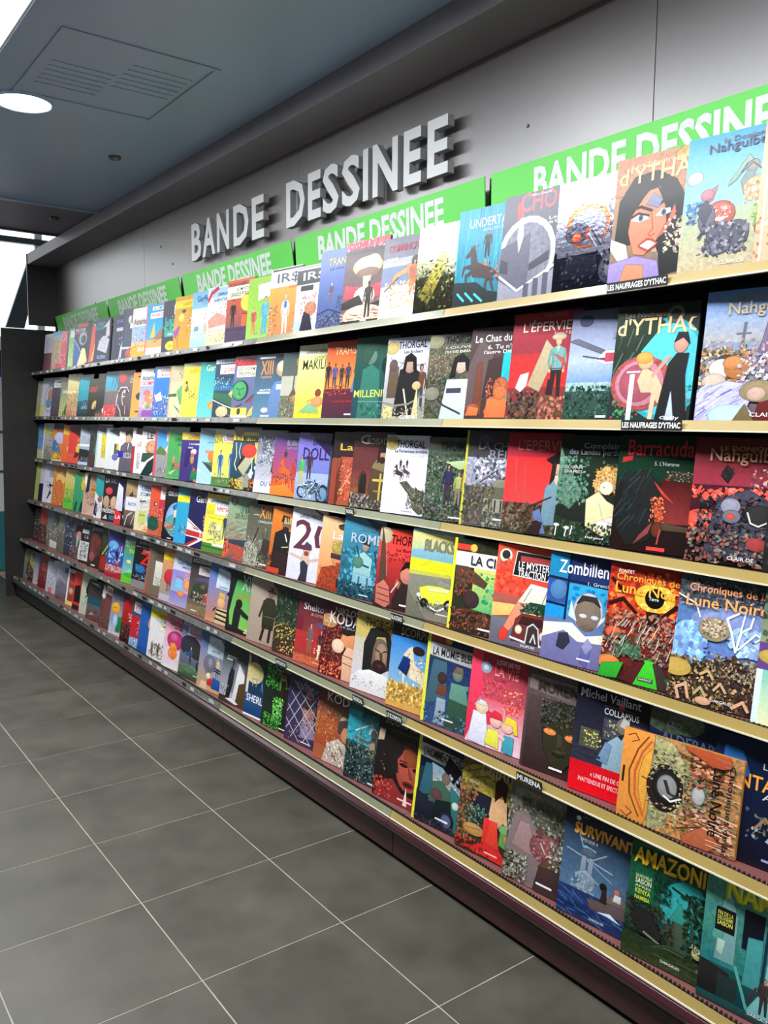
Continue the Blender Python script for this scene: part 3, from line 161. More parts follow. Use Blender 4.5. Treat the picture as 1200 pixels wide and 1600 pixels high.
4 -1.897 1.826 0.314 7.7|red album with a black title box and vintage car|g 666 e53;e 14 88 10 7 eed;e 14 89 6 4 333;g2 0 50 100 76 e54 e43;s 0 50 60 84 26 14 d43,f64;p 222 28 70 32 94 100 92 100 68;l eee 1.2 28 70 32 94 99 92 99 68 28 70;r 38 84 94 90 a44;t 36 77 60 7.5 fff LE MYSTERE;t 36 69 62 7.5 fff TRACTION 22;t 97 78 4 3 fff DE;p eed 40 44 58 64 94 62 98 40 76 38 72 44 56 42;l 666 1 60 60 50 46;l 666 1 84 60 76 42;p fc7 0 26 30 30 100 34 100 44 0 40;g2 0 0 100 26 667 778;p f97 40 44 54 44 40 24 30 14 22 18 30 30;p f97 84 40 94 40 98 16 92 14;p e43 14 6 20 18 30 14 26 4;p 243 46 36 60 46 84 46 90 36;s 46 34 90 44 24 7 465,132,676;p 733 36 12 40 28 50 34 84 34 96 26 96 8 36 6;p 422 46 24 50 31 80 31 86 24;e 46 18 5 4 fec;e 84 16 5 4 fec;p 433 58 6 60 24 76 24 80 6;l ddd 1.8 58 6 60 22 68 26 76 22 80 6;l ddd 2 66 8 70 16 74 8;l eee 2.5 34 9 56 7;l eee 2.5 80 6 98 6;t 52 2 22 2.2 fff DUPUIS
4 -1.676 1.822 0.315 8.7|blue album with a grey winged youth in white shirt|g 77a 38b;r 0 78 28 100 28b;r 30 74 100 100 236;r 0 54 28 76 35a;e 16 66 12 9 58b;r 0 40 28 52 29d;r 30 44 100 73 3ad;s 34 50 90 72 8 14 27b,18c;l 124 3 29 40 29 100;l 124 3 0 77 100 73;l 124 3 0 53 28 52;t 14 82 106 12 fff Zombillenium;t 56 74 44 3 bcd 1. Gretchen;e 60 50 20 17 ccd;e 60 48 17 15 876;p 333 44 56 50 64 70 64 76 56 66 60 54 60;e 54 46 5 1.8 ddf;e 70 46 5 1.8 ddf;e 62 36 7 1.6 765;p def 36 58 34 44 46 40;p def 92 52 74 38 78 46;p eed 0 34 40 38 60 28 94 34 94 26 80 8 40 4 0 14;p 77a 0 0 0 20 30 30 50 22 90 24 92 0;p 334 22 14 24 26 36 28 40 20 32 12;p 66a 56 4 58 22 70 22 66 0;p 99c 56 18 64 12 72 20 64 26;r 52 6 70 7.5 eef
4 -1.459 1.823 0.315 9.1|fiery album with a black sun disc and green road|g 422~3 b32;g2 0 60 100 100 d42~3 a32~3;s 0 40 100 96 60 16 c42,e63,922,f84;t 12 92 20 3 eee FONTET;t 10 84 100 8 fa4 Chroniques de la;t 10 75 96 9 fb4 Lune Noire;e 58 74 24 12 fc4;s 40 64 80 86 20 9 fe8,fa3;e 58 74 11 8 111;t 52 72 12 3 eee Terre;l 311 4 40 58 20 70 4 64;l 311 4 70 60 84 70 100 64;l 311 4 4 86 20 76;p 311 50 62 66 62 62 50 54 50;s 0 20 100 60 150 9 a87,765,544,c86,988;e 14 40 10 5 e64;e 34 28 12 5 475;s 10 20 50 40 20 9 586,465;e 12 14 14 6 e84;k 0 20 100 50 60 10 dcb,543 60;p 3a3 0 0 4 12 30 16 24 2;p 4c3 44 0 56 22 66 22 74 0;p 522 26 2 50 20 56 20 44 0;p 433 66 20 74 20 96 0 76 0;p 263 80 10 88 12 98 0 90 0;r 50 4 68 7 132;t 51 4.8 16 1.8 eee DARGAUD
4 -1.239 1.823 0.316 9.7|stormy blue album with lightning over writhing coils|g 432 455;g2 0 36 100 78 68c~1 57a~1;s 0 76 100 98 160 7 556,667,334,889;t 12 86 92 8 e96 Chroniques de la;t 10 76 96 9 fa6 Lune Noire;e 60 66 44 12 89c~1;e 14 46 18 18 9cf;s 0 34 34 62 40 16 8be,adf,79d;s 60 44 100 64 24 16 9be,bdf;e 42 60 16 9 a97;s 30 54 54 68 50 6 cba,765,dca;l eff 2.2 66 46 60 60 54 70 66 76;l eff 1.8 66 46 70 62 78 66 80 74;l eff 1.8 68 48 84 62 90 60;l eff 1.5 0 84 20 78 26 68;l eff 1.5 84 56 96 64;l eff 1.5 66 46 72 78;p 433 20 20 50 34 66 44 80 34 100 30 100 0 0 0 0 20;s 0 0 100 36 220 8 764,432,ca7,543,a85,322;s 40 24 90 42 60 7 765,ba8,433;e 8 26 16 7 ca5;l da8 3 14 2 10 10 20 14 24 4;l da8 3 70 4 80 10 86 4;l ca8 2.5 90 16 96 22 90 26;l ca8 2.5 50 14 56 20 62 14;l ba7 2.5 30 8 36 14 42 8;l ca7 2.5 34 24 42 28 48 22;e 40 4 8 3 da8;t 48 5 22 2 eee DARGAUD
4 -1.015 1.824 0.316 9.6|mint album with black branches at the frame edge|g dda 354;r 0 0 6 60 dee;g2 6 0 100 40 eeb 7cb;l 222 5 30 0 34 20 26 40;l 222 5 34 20 60 26;l 222 3 20 30 34 36;r 0 40 100 60 648;e 20 50 20 6 ca5;s 0 60 60 95 20 14 565,343
5 -7.370 1.795 0.265 8.8|dim speckled album with pale skeletal shape|g 433 333;s 10 10 90 96 30 12 998,554,655,ccc
5 -7.189 1.795 0.312 8.3|brick red album above brown rubble|g 544 c43;p 321 40 100 100 100 100 70;r 0 0 100 52 533~5;s 0 4 100 60 30 11 a86,dc9,654,433
5 -6.959 1.795 0.301 7.9|grey blue album over golden grotesque masks|g 765 578;p 245 30 100 100 94 100 60;s 0 20 100 76 40 14 998,dca,765,bb8;p ddd 30 0 30 20 90 16 90 0
5 -6.642 1.792 0.305 7.6|grey album crowded with bare tree trunks|g 665~4 777~3;k 0 10 100 90 24 40 998,554,444 88;s 0 50 60 90 10 14 aa9
5 -6.458 1.788 0.304 8.0|bluish monochrome album with a striding figure|g 334 446;s 10 20 90 96 40 13 89a,334,bcc,567;s 50 4 90 26 12 12 a76,ccc
5 -6.262 1.787 0.293 8.5|album of a dark haired woman in white|g 544 556;p ccc 50 80 60 96 100 70 90 60;e 50 72 34 14 112;e 46 58 22 12 c87;p eee 50 20 60 58 90 50 80 10 60 0 50 4;s 0 0 50 30 14 12 a87,655;p 9bb 30 60 50 56 40 30 30 30
5 -6.063 1.782 0.281 8.9|black album with a small monochrome photo inset|g 222 222;s 20 90 60 98 6 9 774;r 10 74 60 84 ccc;t 30 62 30 8 bbb LE;r 0 6 66 54 ddd;s 4 10 60 50 30 12 444,999,222
5 -5.862 1.779 0.281 9.3|reddish brown album with a smouldering face|g 321 322;t 10 88 90 10 bbb Jazz;e 44 54 40 30 633~3;s 14 30 80 74 30 11 843,511,a54;e 30 26 20 12 955;r 30 4 60 7 eee
5 -5.595 1.777 0.296 9.3|dark green album with yellow diamond strokes|g 332 342;l bc5 5 10 40 50 70 30 96;l 9a6 4 30 40 70 74 60 98;l cdb 4 80 60 90 96;r 0 6 60 36 a22;l bc5 4 40 30 70 50
5 -5.468 1.773 0.306 9.7|bright blue album with white running creatures|g 922 24a;p 126 30 100 100 100 100 74;r 0 24 100 60 25b;e 34 66 30 10 6be;s 10 30 90 66 22 14 9cf,cdf,48c,eef;p 222 50 52 62 56 74 32 66 28;e 66 32 10 4 c87;r 0 0 100 26 a23;t 2 11 112 13 eee LUFTBALLONS;r 2 8 70 9 c77
5 -5.170 1.776 0.290 9.7|teal sky album with yellow text and lime foot|g 6c3 488;r 0 86 80 92 ddd;t 10 78 72 8 cd4 LE DES;t 30 66 56 8 cd4 SUD;g2 0 20 100 60 8cc 49a;e 34 46 14 4 ee9;p 8d9 0 16 40 32 100 22 100 16;r 0 0 100 17 6c3;e 60 18 50 5 4b4
5 -4.997 1.775 0.295 10.0|black album with a huge red letter and blue splash|g 222 111;t 20 90 80 6 ccc SPIROU;r 6 84 90 85 ddd;r 46 74 100 82 c33;t 50 75 50 5 eee L'OMBRE;t 36 50 70 24 e22 Z;e 40 40 24 8 27b;s 14 22 90 48 22 12 27b,38c;s 4 18 80 26 10 7 eee,d55,333;r 0 0 100 16 888
5 -4.764 1.772 0.295 10.5|olive brown album with red spine and pale figure panel|g 765 765;r 0 0 7 100 c54;t 46 82 50 6 433 THE;t 30 70 60 8 433 L'ALPHA;p ddc 42 20 42 68 90 66 92 20;s 50 18 80 36 12 8 665,877
5 -4.541 1.774 0.301 10.3|orange album with a hunched figure in a red coat|g 999 e93;p e63 10 100 80 86 80 90 20 100;r 0 76 100 90 fd3;t 60 78 40 7 c80 CALAM;s 50 52 90 70 14 8 432,ec9;e 40 46 26 14 c34;s 30 20 66 36 20 8 335,555;r 0 0 100 12 bbc;p b98 40 20 90 40 90 16
5 -4.399 1.777 0.293 10.1|lilac album with an orange smudge and blue box|g bbe dde;g2 0 0 100 26 aac 87c;g2 0 26 100 66 9bd 98d;t 20 78 80 11 48b Garfield;t 44 72 50 3 557 MEGE;r 20 34 50 52 8cf;s 56 44 96 66 24 9 f93,ec9,f84;e 74 42 14 9 fa6;p eab 60 30 90 34 80 24;e 50 24 16 5 f94;s 20 50 56 58 8 8 c65
5 -4.163 1.777 0.298 9.5|black night album with a crouching grey man|g 765 223;r 6 90 90 97 eee;t 12 92 70 3 334 SPIROU;r 36 70 100 86 ddd;t 50 76 60 6 d45 LA TRAHISON;p 557 20 56 60 60 100 56 100 68 30 64;e 50 44 32 12 443;p 343 10 26 20 50 50 54 70 36 60 22;e 60 50 10 4 765;e 84 32 18 9 c54;s 20 20 96 40 26 10 a86,543,cba;r 0 0 100 16 875~4;r 20 5 44 7 ddd
5 -3.934 1.780 0.295 9.1|blue album with a striped jersey child|g c85 38d;p 235 50 100 100 100 100 80;p def 30 60 36 94 80 90 96 76 94 58;l aab 1 44 74 60 86 76 70;t 44 61 40 3 333 LE GRAND;p dc9 40 0 46 26 86 26 90 0;e 58 36 15 10 eb8;p db6 46 44 50 54 70 52 74 44;l 222 4 40 8 88 6;l 222 4 42 16 88 14;l 222 4 44 23 86 22;l 222 4 30 20 40 26;e 90 48 8 6 ddb;e 88 54 10 3 222;r 0 0 40 6 c97;s 0 20 30 60 8 4 8bf
5 -3.697 1.778 0.297 9.2|emerald album with a kneeling gunman silhouette|g 8c5 4a6;r 0 86 100 100 222;t 46 70 50 24 cdc XIII;t 34 60 64 5 b83 LE DERNIER;t 30 54 66 5 b83 ROUND;p 222 0 0 0 90 30 96 16 60 8 30 14 8;p 222 24 4 26 34 30 44 44 44 50 40 90 28 90 24 60 28 52 32 48 8;e 42 47 12 7 221;p 222 0 0 0 12 100 4 100 0;r 70 3 96 5 dec;e 78 8 6 3 cd8
5 -3.475 1.779 0.303 8.9|beige album with a gunslinger walking in a black hat|g a98 ba9;p 433 60 100 100 96 100 76;t 56 78 40 10 c63 DUKE;p 332 48 24 44 64 56 70 78 70 88 60 84 24;e 67 77 8 6 987;r 62 80 74 87 322;r 54 79 82 81.5 322;l 332 6 47 62 36 40;l 332 6 86 60 92 38;l 322 8 56 28 48 6;l 322 8 76 28 74 6;l 665 1.5 50 42 84 42;l 876 1 50 4 76 2
5 -3.232 1.780 0.314 8.9|dark jungle album with scattered golden leaves|g 432 232;t 66 82 40 9 998 LE LAC;s 0 40 100 90 80 12 243,354,132,465;k 0 10 60 50 20 16 ba4,dc5,876 30;s 10 4 90 40 34 9 ca3,875,ed8,643;s 30 20 90 70 14 3 eee;s 20 2 90 12 10 7 eb8
5 -3.052 1.783 0.293 9.1|red album with two women and a grey half moon|g a43 523;t 34 88 70 8 667 Wayne;t 16 77 80 10 fff Shelton;t 40 70 52 4 dbb 8/ L'OTAGE;e 70 50 28 13 558;e 56 47 24 11 a33;r 0 20 20 68 723;r 0 18 100 46 b33~1;m 44 16 44 766 865 eb9 322;m 76 12 42 433 eec eba 844;r 0 0 100 12 c64~3;s 60 10 94 26 10 8 fec;r 60 5 90 6 fdb
5 -2.844 1.780 0.302 8.8|dark red album with an embracing kissing couple|g 622 511;t 30 84 70 8 ddc NIKLOS;t 18 70 90 16 eee KODA;e 60 77 7 5 711;e 60 77 3 2 eee;t 48 66 40 3 cbb LE JEU;s 0 20 60 80 100 9 733,511,954,a65;e 16 72 22 9 c96~3;p e96 50 50 60 64 90 60 96 44 70 40;p 222 50 60 54 74 84 76 100 66 98 52 86 62 66 58;e 46 42 16 9 fdb;p eb9 64 0 60 30 70 44 96 42 98 0;l 654 1.5 60 32 94 30;l 765 1.5 62 22 94 20;s 4 2 60 20 30 12 d64,f96,833,b43
5 -2.608 1.776 0.302 8.5|ochre album with a long haired bearded man portrait|g dde cb8;g2 0 66 100 100 cb7 db4;e 12 92 16 10 cb6~3;t 22 82 84 11 221 THORGAL;t 50 77 30 4 332 Aniel;p eee 0 14 20 26 50 30 90 26 100 20 100 0 0 0;p 433 34 30 36 60 60 70 84 64 88 36 70 28;e 62 50 22 20 765;e 66 50 14 15 a87;p 222 26 26 24 60 36 80 60 84 82 78 92 56 90 30 82 40 80 60 72 74 52 72 46 56 44 30;e 64 36 15 8 322;e 65 37 6 2 533;l 211 2 52 56 62 54;l 211 2 70 55 78 57;p 543 62 52 66 44 70 44 68 54;s 4 6 96 16 14 5 556,222,99a
5 -2.375 1.775 0.302 7.8|blue desert album with a rearing white horse|g ca4 49d;r 0 84 100 100 111;t 20 86 90 10 a97 SCORPION;g2 0 30 100 84 8bd 38d;h 62 18 60 edb;s 40 30 90 66 20 9 fed,ba8,dca;e 60 72 12 5 322;p 137 20 46 30 62 44 60 40 40;g2 0 0 100 30 da4~2 ca5~2;s 0 6 100 30 60 12 db6,b83,fd8,974;l 322 3 44 54 40 44;r 0 0 100 6 da5
5 -2.173 1.774 0.311 7.7|midnight blue album with couple and a white banner|g 356 234;r 0 0 6 100 ee4;r 6 90 40 96 b43;e 40 93 6 4 da5;p ccc 6 74 6 89 100 86 100 70;t 12 75 94 9 222 LA MOMIE BLEUE;g2 6 0 100 70 358~4 236~4;p 467 6 20 14 70 40 70 44 30;p 698 50 30 52 50 78 50 86 30;p 354 46 2 50 32 86 30 88 2;e 62 60 9 7 787;p 765 54 62 58 68 70 68 72 62;l 698 6 78 48 94 50 90 60;p 9ab 26 2 28 30 44 30 46 2;p 743 26 34 28 44 44 44 44 34;e 34 52 8 6 433;p 234 84 44 86 66 98 66 98 44;s 6 0 100 16 24 10 356,68a,243;r 40 8 62 9.6 eee
5 -1.951 1.778 0.302 7.7|pink and red album with small bright figures at its foot|g fde d45;g2 0 0 100 50 fde e67;g2 20 50 100 100 c56~1 b34;p f46 0 100 0 30 14 44 26 60 18 80 20 100;p e35 0 0 0 40 50 36 60 30 40 24 12 24;e 26 82 9 6 abd;e 26 82 5 3 eee;t 44 88 44 5 fee IL ETAIT UNE FOIS;t 42 76 46 11 fdd LA VIE;t 42 77 46 10 f66 LA VIE;t 42 71 20 3 844 LE CORPS;s 20 50 60 72 26 7 e45,f68,d34;s 60 40 90 66 40 6 f43,f76,e54,fba;p eef 6 2 12 34 34 34 40 10 36 0;e 26 40 11 7 fdb;p eee 18 42 22 47 32 46 35 42;p ee5 36 4 40 20 58 20 60 2;e 52 30 10 7 fcb;p e34 42 32 48 40 60 38 62 32;p 4ab 66 2 68 18 84 18 84 0;e 72 27 10 6 fcb;p fd4 66 30 70 38 86 36 90 22 84 22 80 30;l fcb 4 58 16 68 14
5 -1.708 1.781 0.301 7.8|grey album with a black bronze head and orange eyes|g 433 655;p 877~2 4 78 4 92 100 90 100 70;t 18 78 84 10 443 MURENA;t 32 72 40 4 776 LES EPINES;g2 4 0 100 72 322~1 544~1;e 58 40 30 27 332;p 333 26 46 30 64 50 72 80 70 94 56 92 44 80 52 60 56 40 52;s 26 48 94 70 110 7 554,333,443,665,221;p 332 32 40 34 24 50 8 66 8 84 24 88 42;l 554 1.5 32 46 52 42;l 554 1.5 66 42 84 46;e 42 41 9 3 f95;e 74 40 9 3 f95;p 443 54 42 60 40 62 30 54 28;e 58 21 9 2 221;e 58 24 8 1.5 443;s 36 10 80 44 12 5 433,443;r 46 6 66 8 fff
5 -1.517 1.778 0.299 7.8|night album with blue shirted man and a red banner|g d12 112;g2 0 28 100 100 334~3 112;t 6 88 92 8 ccd Michel Vaillant;p e55 58 86 62 92 66 86 62 83;t 40 84 40 1.5 667 LIGNE GRAPH;t 40 77 52 6 ddd COLLAPSUS;r 40 54 96 74 445~3;r 10 42 36 60 554~3;s 16 44 40 58 16 5 ee7,776;s 44 58 66 72 16 6 cc8,665;s 66 58 96 72 12 6 dc8,554;p 9bc 44 28 48 52 60 60 86 58 96 40 94 28;p 79b 36 34 46 52 54 50 50 32;p 99a 92 28 94 46 98 44 98 28;e 66 70 8 7 876;p ccc 62 70 66 78 74 76 74 68;p 222 62 60 68 63 66 58;g2 0 0 100 28 e12 d12;t 30 17 60 4 fdd « UNE FIN DE CYCLE;t 14 10 88 4 fdd INATTENDUE ET SPECTACULAIRE;t 84 4 20 3.5 fdd P.P.;l 334 3 6 36 40 36
5 -1.274 1.780 0.313 7.6|dark space album half hidden by the sideways one|g 112 124;e 20 90 30 14 454~4;e 40 88 20 10 565~4;t 20 82 16 4 99a LEO;t 14 68 90 9 567 ALDEBARAN;l 678 1.5 80 62 80 84;e 80 72 9 6 445
5 -1.090 1.786 0.289 8.0|black album with tentacled creature beside the sideways one|g 112 124;p 26a 8 60 10 90 30 88 40 70;t 52 78 20 5 ddd LEO;t 14 60 92 12 fa4 ANTARES;t 54 54 60 5 ccc AUTRE;s 40 20 90 46 14 10 9ab,764,567;l 975 2.5 50 30 60 40 72 30;l 975 2 66 34 80 24;e 86 36 12 8 79b;r 60 6 84 8 99c
6 -7.472 1.734 0.250 7.7|slim grey album at the foot of the end panel|g 888 998;p 443 30 16 40 60 70 56 60 14
6 -7.333 1.733 0.252 7.8|olive album with a jumbled brown crowd|g 433 765;p ba6 10 60 20 90 90 60 80 30;s 0 4 90 80 30 13 a75,ddd,544,cb7
6 -7.166 1.734 0.252 8.6|white footed album with a blue top|g dcc 27a;s 10 4 70 50 12 14 ddd,655
6 -7.016 1.733 0.272 8.4|dark red album with pinkish panels|g 722 833;r 30 50 90 74 a54;s 20 10 90 70 14 14 c76,822,733
6 -6.787 1.733 0.257 9.5|pale lavender album with a black sketched figure|g ccd dde;r 0 92 60 100 558;r 30 86 90 88 aab;s 20 20 90 64 24 10 222,dde,aab,ccd;r 30 0 60 16 d77
6 -6.509 1.730 0.277 8.6|mauve grey album with a blue square sticker|g 655 cce;r 66 74 94 88 36a;l aab 1.5 20 60 40 84;p 889 10 40 30 56 90 40 100 20 0 20;s 0 0 100 44 60 9 655,888,433,a98
6 -6.227 1.725 0.260 9.5|white edged album with stacked terracotta panels|g fc7 dcc;r 0 0 14 100 fee;r 14 76 100 90 433;t 20 78 60 7 e44 ELLE;r 14 12 100 76 a43;r 20 60 80 68 c54;e 40 40 18 9 dba;s 20 16 90 50 12 9 c85,843;r 0 0 100 10 fd8
6 -6.055 1.723 0.272 9.0|scarlet and black narrow album|g d33 e43;r 0 0 60 12 322;p 211 10 20 10 60 50 66 60 20;s 0 70 80 96 8 10 f55,c33
6 -5.891 1.721 0.292 10.0|celadon album with a lanky black figure|g ccb cdb;p 121 34 60 50 84 64 80 60 60 50 50 40 50;p 121 30 40 50 50 54 46;k 0 4 90 40 14 20 565,232,998 -30;e 70 82 8 5 121
6 -5.713 1.714 0.267 9.5|black album with a teal middle and grey ground|g 655 122;r 0 38 100 56 256~2;p eee 4 92 60 92 90 86 60 88;g2 0 0 100 38 544 666;s 30 0 96 26 20 12 211,a54,777;p e88 20 10 40 20 60 14
6 -5.437 1.712 0.281 10.4|maroon album with a ragged white corner label|g 744 633;p eee 0 70 6 96 20 90 24 70 14 64;p fff 24 80 28 98 98 92 98 74;t 34 80 60 12 d33 SPIROU;r 30 10 66 72 744;r 66 20 90 66 455~4;s 0 0 80 30 26 12 554,332,777
6 -5.231 1.708 0.288 9.6|album with a round orange badge on slate blue|g cce 334;p 445 0 100 60 100 100 90 80 80;t 36 80 60 8 bbc LUCAS;t 40 68 60 8 bbc D'AVRIL;e 30 58 26 12 fb3;t 14 57 30 3 543 JEU;g2 0 0 100 34 dde 89b;p 284 40 8 50 40 80 44 80 8;e 34 30 14 14 bdf;p dca 70 4 76 60 90 60 90 4;s 20 0 90 12 10 8 ccc,654
6 -5.014 1.704 0.295 9.7|vivid red album over a dark maroon foot|g 422 d22;p 233 30 100 100 100 100 80;p 334 0 100 30 100 36 90 0 80;t 34 54 30 6 fcc TOME;t 40 44 22 9 fee 2;g2 0 0 100 36 311 522;s 10 8 90 34 22 9 655,a66,211;t 60 14 24 8 eee 12
6 -4.854 1.704 0.301 9.2|slate album with a tilted white and red label|g 46a 345;p eee 10 70 10 90 90 84 90 66;t 16 76 68 9 c44 SPIROU;t 18 70 60 5 c77 FANTASIO;r 0 20 100 62 c23;s 30 24 60 56 10 8 322,eee;p 9bd 0 0 0 18 60 20 60 0;s 10 0 60 20 10 9 235,def
6 -4.718 1.704 0.300 9.4|royal blue album with an orange head and yellow legs|g 25a 26b;e 72 60 30 14 f95;p 222 50 34 56 46 80 40 76 28;p fd4 60 18 60 30 96 28 96 16;l 222 2 76 16 76 30;s 10 50 60 90 8 6 249;r 60 6 80 8 9be
6 -4.571 1.706 0.300 9.4|white album with yellow header and trotting party|g eee eee;r 0 78 100 92 fe2;t 46 80 60 7 c80 LA TOUR;s 50 60 90 74 12 10 444,fec,ddd;p ffc 40 62 60 56 76 64;s 10 4 96 32 60 9 765,433,a86,ddd;m 24 8 26 876 554 dba 654;m 54 8 26 765 443 dba 543
6 -4.363 1.711 0.299 9.8|rose pink album with a magenta balloon|g eee e8a;p 823 50 100 100 94 100 80;t 18 78 80 12 c35 Garfield;t 42 72 60 3 534 SE MET;g2 0 0 100 20 eee ecd;e 52 52 38 17 c37;e 46 58 16 7 d6a;e 46 40 14 8 f93;e 46 28 20 10 f83;s 30 18 66 44 16 6 fa5,fdb,c62
6 -4.144 1.715 0.302 9.4|dusk album with a fleeing man and purple cloud|g 342 99c;r 4 90 90 96 eee;t 10 91 70 3 446 SPIROU;r 24 74 100 88 dde;t 34 82 70 5 c45 ALERTE AUX;t 34 76 60 5 c45 ZORKONS;p cac 20 70 60 66 100 60 100 74;e 40 56 44 18 334;e 70 50 30 14 333;m 46 22 34 358 335 ec9 443;s 20 36 40 44 8 8 478,589;g2 0 0 100 24 343 686~2;k 0 8 100 26 16 30 8a6,465 0;e 84 26 12 9 244;r 66 8 90 9.5 ddd
6 -3.912 1.718 0.301 9.0|cobalt album with a paper panel and tossed stone|g ca7 27c;p def 30 60 34 90 80 88 100 74 98 58;l aab 1 40 70 60 84 80 66;t 50 65 30 3 333 MON PERE;e 44 44 24 14 778;e 46 46 8 8 99a;p 244 30 30 50 26 40 24;m 76 24 34 dc9 27c eb9 dc9;l 222 3 64 40 88 38;l 222 3 64 36 88 34;p c33 40 10 44 22 60 20 66 8;e 44 24 8 5 fec;r 0 0 100 8 ca7;p 25a 60 6 62 24 90 22 92 6;p eca 10 0 20 14 40 12 44 0
6 -3.657 1.720 0.308 9.4|monochrome album with a suited silhouette on snow|g 433 344;g2 0 10 100 70 bbc 455;p 889 40 20 50 66 74 60 90 40 90 10;p eee 46 6 60 66 82 50 84 10;t 16 70 36 3.4 eee LE TUEUR;r 14 66 44 68 eee;p 222 24 10 28 44 34 56 46 52 44 30 36 8;l 222 3 38 56 39 64;e 39 66 4 2 333;p 542 60 4 66 34 90 40 96 30 96 0;p 654 84 40 84 60 96 66 96 40;p eee 24 6 46 10 70 4 60 2;t 6 24 26 3 ccb ARRET;s 6 12 30 26 8 6 654,321
6 -3.409 1.725 0.302 9.1|navy and cream album with a big white name|g 246 123;r 0 32 8 100 ddd;p 544 0 96 20 100 40 80 46 66 20 80 6 90;e 24 66 30 16 ed9;k 50 40 100 70 14 16 7bd,346 95;g2 0 0 100 34 147 358;t 16 46 24 12 99a TT;t 60 46 20 12 99a YY;t 6 22 110 11 fff SHERLOCK;p fff 0 0 0 3 100 3 100 0
6 -3.251 1.730 0.306 9.2|black album lit by poison green leaves|g 232 111;t 36 84 76 10 999 LE THRONE;s 4 56 50 96 60 9 4b3,7d6,282,3a2;s 50 50 90 70 26 9 5b4,8d6,373;p 222 14 40 50 56 60 80 56 50 40 36;e 58 66 12 12 8a5;p 321 50 44 54 70 64 72 68 46;e 58 78 10 2.4 842;p 222 60 20 66 60 90 66 98 40 96 10;s 34 10 64 46 70 8 5c4,8e6,3a3,bea;s 10 0 60 20 50 9 4a3,6b5,253;r 60 4 84 5.5 fff
6 -3.041 1.731 0.294 8.6|indigo album with a man behind a wire fence|g 435 335;t 34 88 70 8 667 Wayne;t 24 76 76 11 99a Shelton;t 38 68 54 4 77a 12/ NO RETURN;e 64 72 12 6 b76;p 98a 46 10 50 44 76 50 90 14;e 62 48 15 12 a76;s 50 24 84 60 26 9 cba,655,a54;e 60 58 14 6 433;l ccd 1.5 10 70 96 20;l ccd 1.5 16 86 96 40;l ccd 1.5 4 50 80 4;l ccd 1.5 2 30 46 2;l ccd 1.5 50 86 96 60;l ccd 1.5 4 16 70 84;l ccd 1.5 20 6 96 84;l ccd 1.5 56 4 96 46;l ccd 1.5 2 40 50 90;s 10 2 60 30 10 5 bbb;r 50 4 80 5.5 eee
6 -2.804 1.729 0.314 8.2|sienna album with a turbaned woman in drapes|g b64 422;t 40 90 50 5 665 NIKLOS;t 24 76 84 12 eee KODA;e 56 80 5 4 222;g2 0 40 100 74 b73~4 844~4;e 66 60 28 11 864~3;e 70 58 10 5 dca;p b53 4 20 10 56 50 60 60 40 40 20;s 0 30 60 64 60 9 b64,d84,954,c95;e 78 44 15 12 d96;p 544 56 44 60 56 76 60 90 54 70 50 64 40;p cba~3 24 0 34 24 60 34 96 24 98 0;l 543 2 40 20 60 6;l fed 2.5 50 26 80 4;l 654 2 60 28 90 8;s 30 0 96 30 26 9 dcb,876,fed
6 -2.578 1.726 0.309 8.0|turquoise sky album with a bound figure over a horde|g 344 366;g2 0 46 100 84 4ab~3 2ab~3;t 30 88 80 11 233 THORGAL;t 34 79 80 8 243 BERSERKERS;t 44 74 40 3 99a NEUF MONDES;p bef 50 60 54 76 70 66;l eff 2 20 60 56 74;p 344 54 34 58 58 68 60 72 34;p a97 52 34 56 54 66 54 68 34;e 62 62 6 5 654;l 655 4 20 52 50 50 60 54;l 655 4 64 54 92 52;s 0 30 44 60 20 8 244,576;s 0 0 100 44 170 9 566,233,899,344,122;p 876 80 4 82 26 96 26 96 4;l 899 2 30 40 32 80;r 60 3 88 5 eee
6 -2.385 1.725 0.312 7.8|black album with a woman's reddish face and dagger|g 211 222;r 0 82 100 100 111;t 14 86 94 11 998 SCORPION;t 30 80 70 2 776 LE MAUVAIS;p eca 2 64 4 78 16 78 14 66;e 70 50 30 24 533;e 72 42 27 24 b54;e 74 56 14 9 a53;p 222 36 30 40 70 60 80 56 60 46 50 50 36;p 222 84 76 96 74 100 40 96 30;e 60 46 8 2 311;e 86 45 7 2 311;l 422 2 52 50 66 50;p 843 70 46 74 34 80 34;e 72 26 11 3.4 722;e 72 26 8 1.2 311;p 933 2 0 10 18 40 26 60 14 90 12 96 0;s 0 0 40 24 30 9 b43,d65,722;p fed 66 2 70 22 74 2;r 54 6 84 8 fdd;s 10 30 30 50 2 3 fff
6 -2.155 1.725 0.308 8.3|night biker album with yellow spine and white banner|g 233 234;r 0 0 6 100 ee4;r 6 88 44 96 732;p 113 6 60 10 98 100 98 100 60;p bbb 6 72 6 86 100 82 100 66;t 12 73 96 10 222 L'HOMME-ORCHIDEE;p 112 50 60 60 80 96 66 96 50;p 9bc 20 58 30 68 50 66 70 54 96 48 98 26 60 30;s 30 30 98 64 44 12 bcd,89a,dcb,ba9;p 367 10 30 18 66 30 66 36 34;p 377 60 10 70 50 84 44 98 20 98 0;p 465 30 26 34 48 50 52 68 44 74 30;e 58 56 7 6 876;e 44 36 10 6 644;p 223 6 2 6 34 36 24 60 18 60 2;p 122 40 10 44 30 70 34 78 10;e 66 12 14 11 223;e 66 12 9 7 568;e 80 32 6 4 ded;r 46 10 70 12 fff;s 6 0 96 10 20 9 445,233
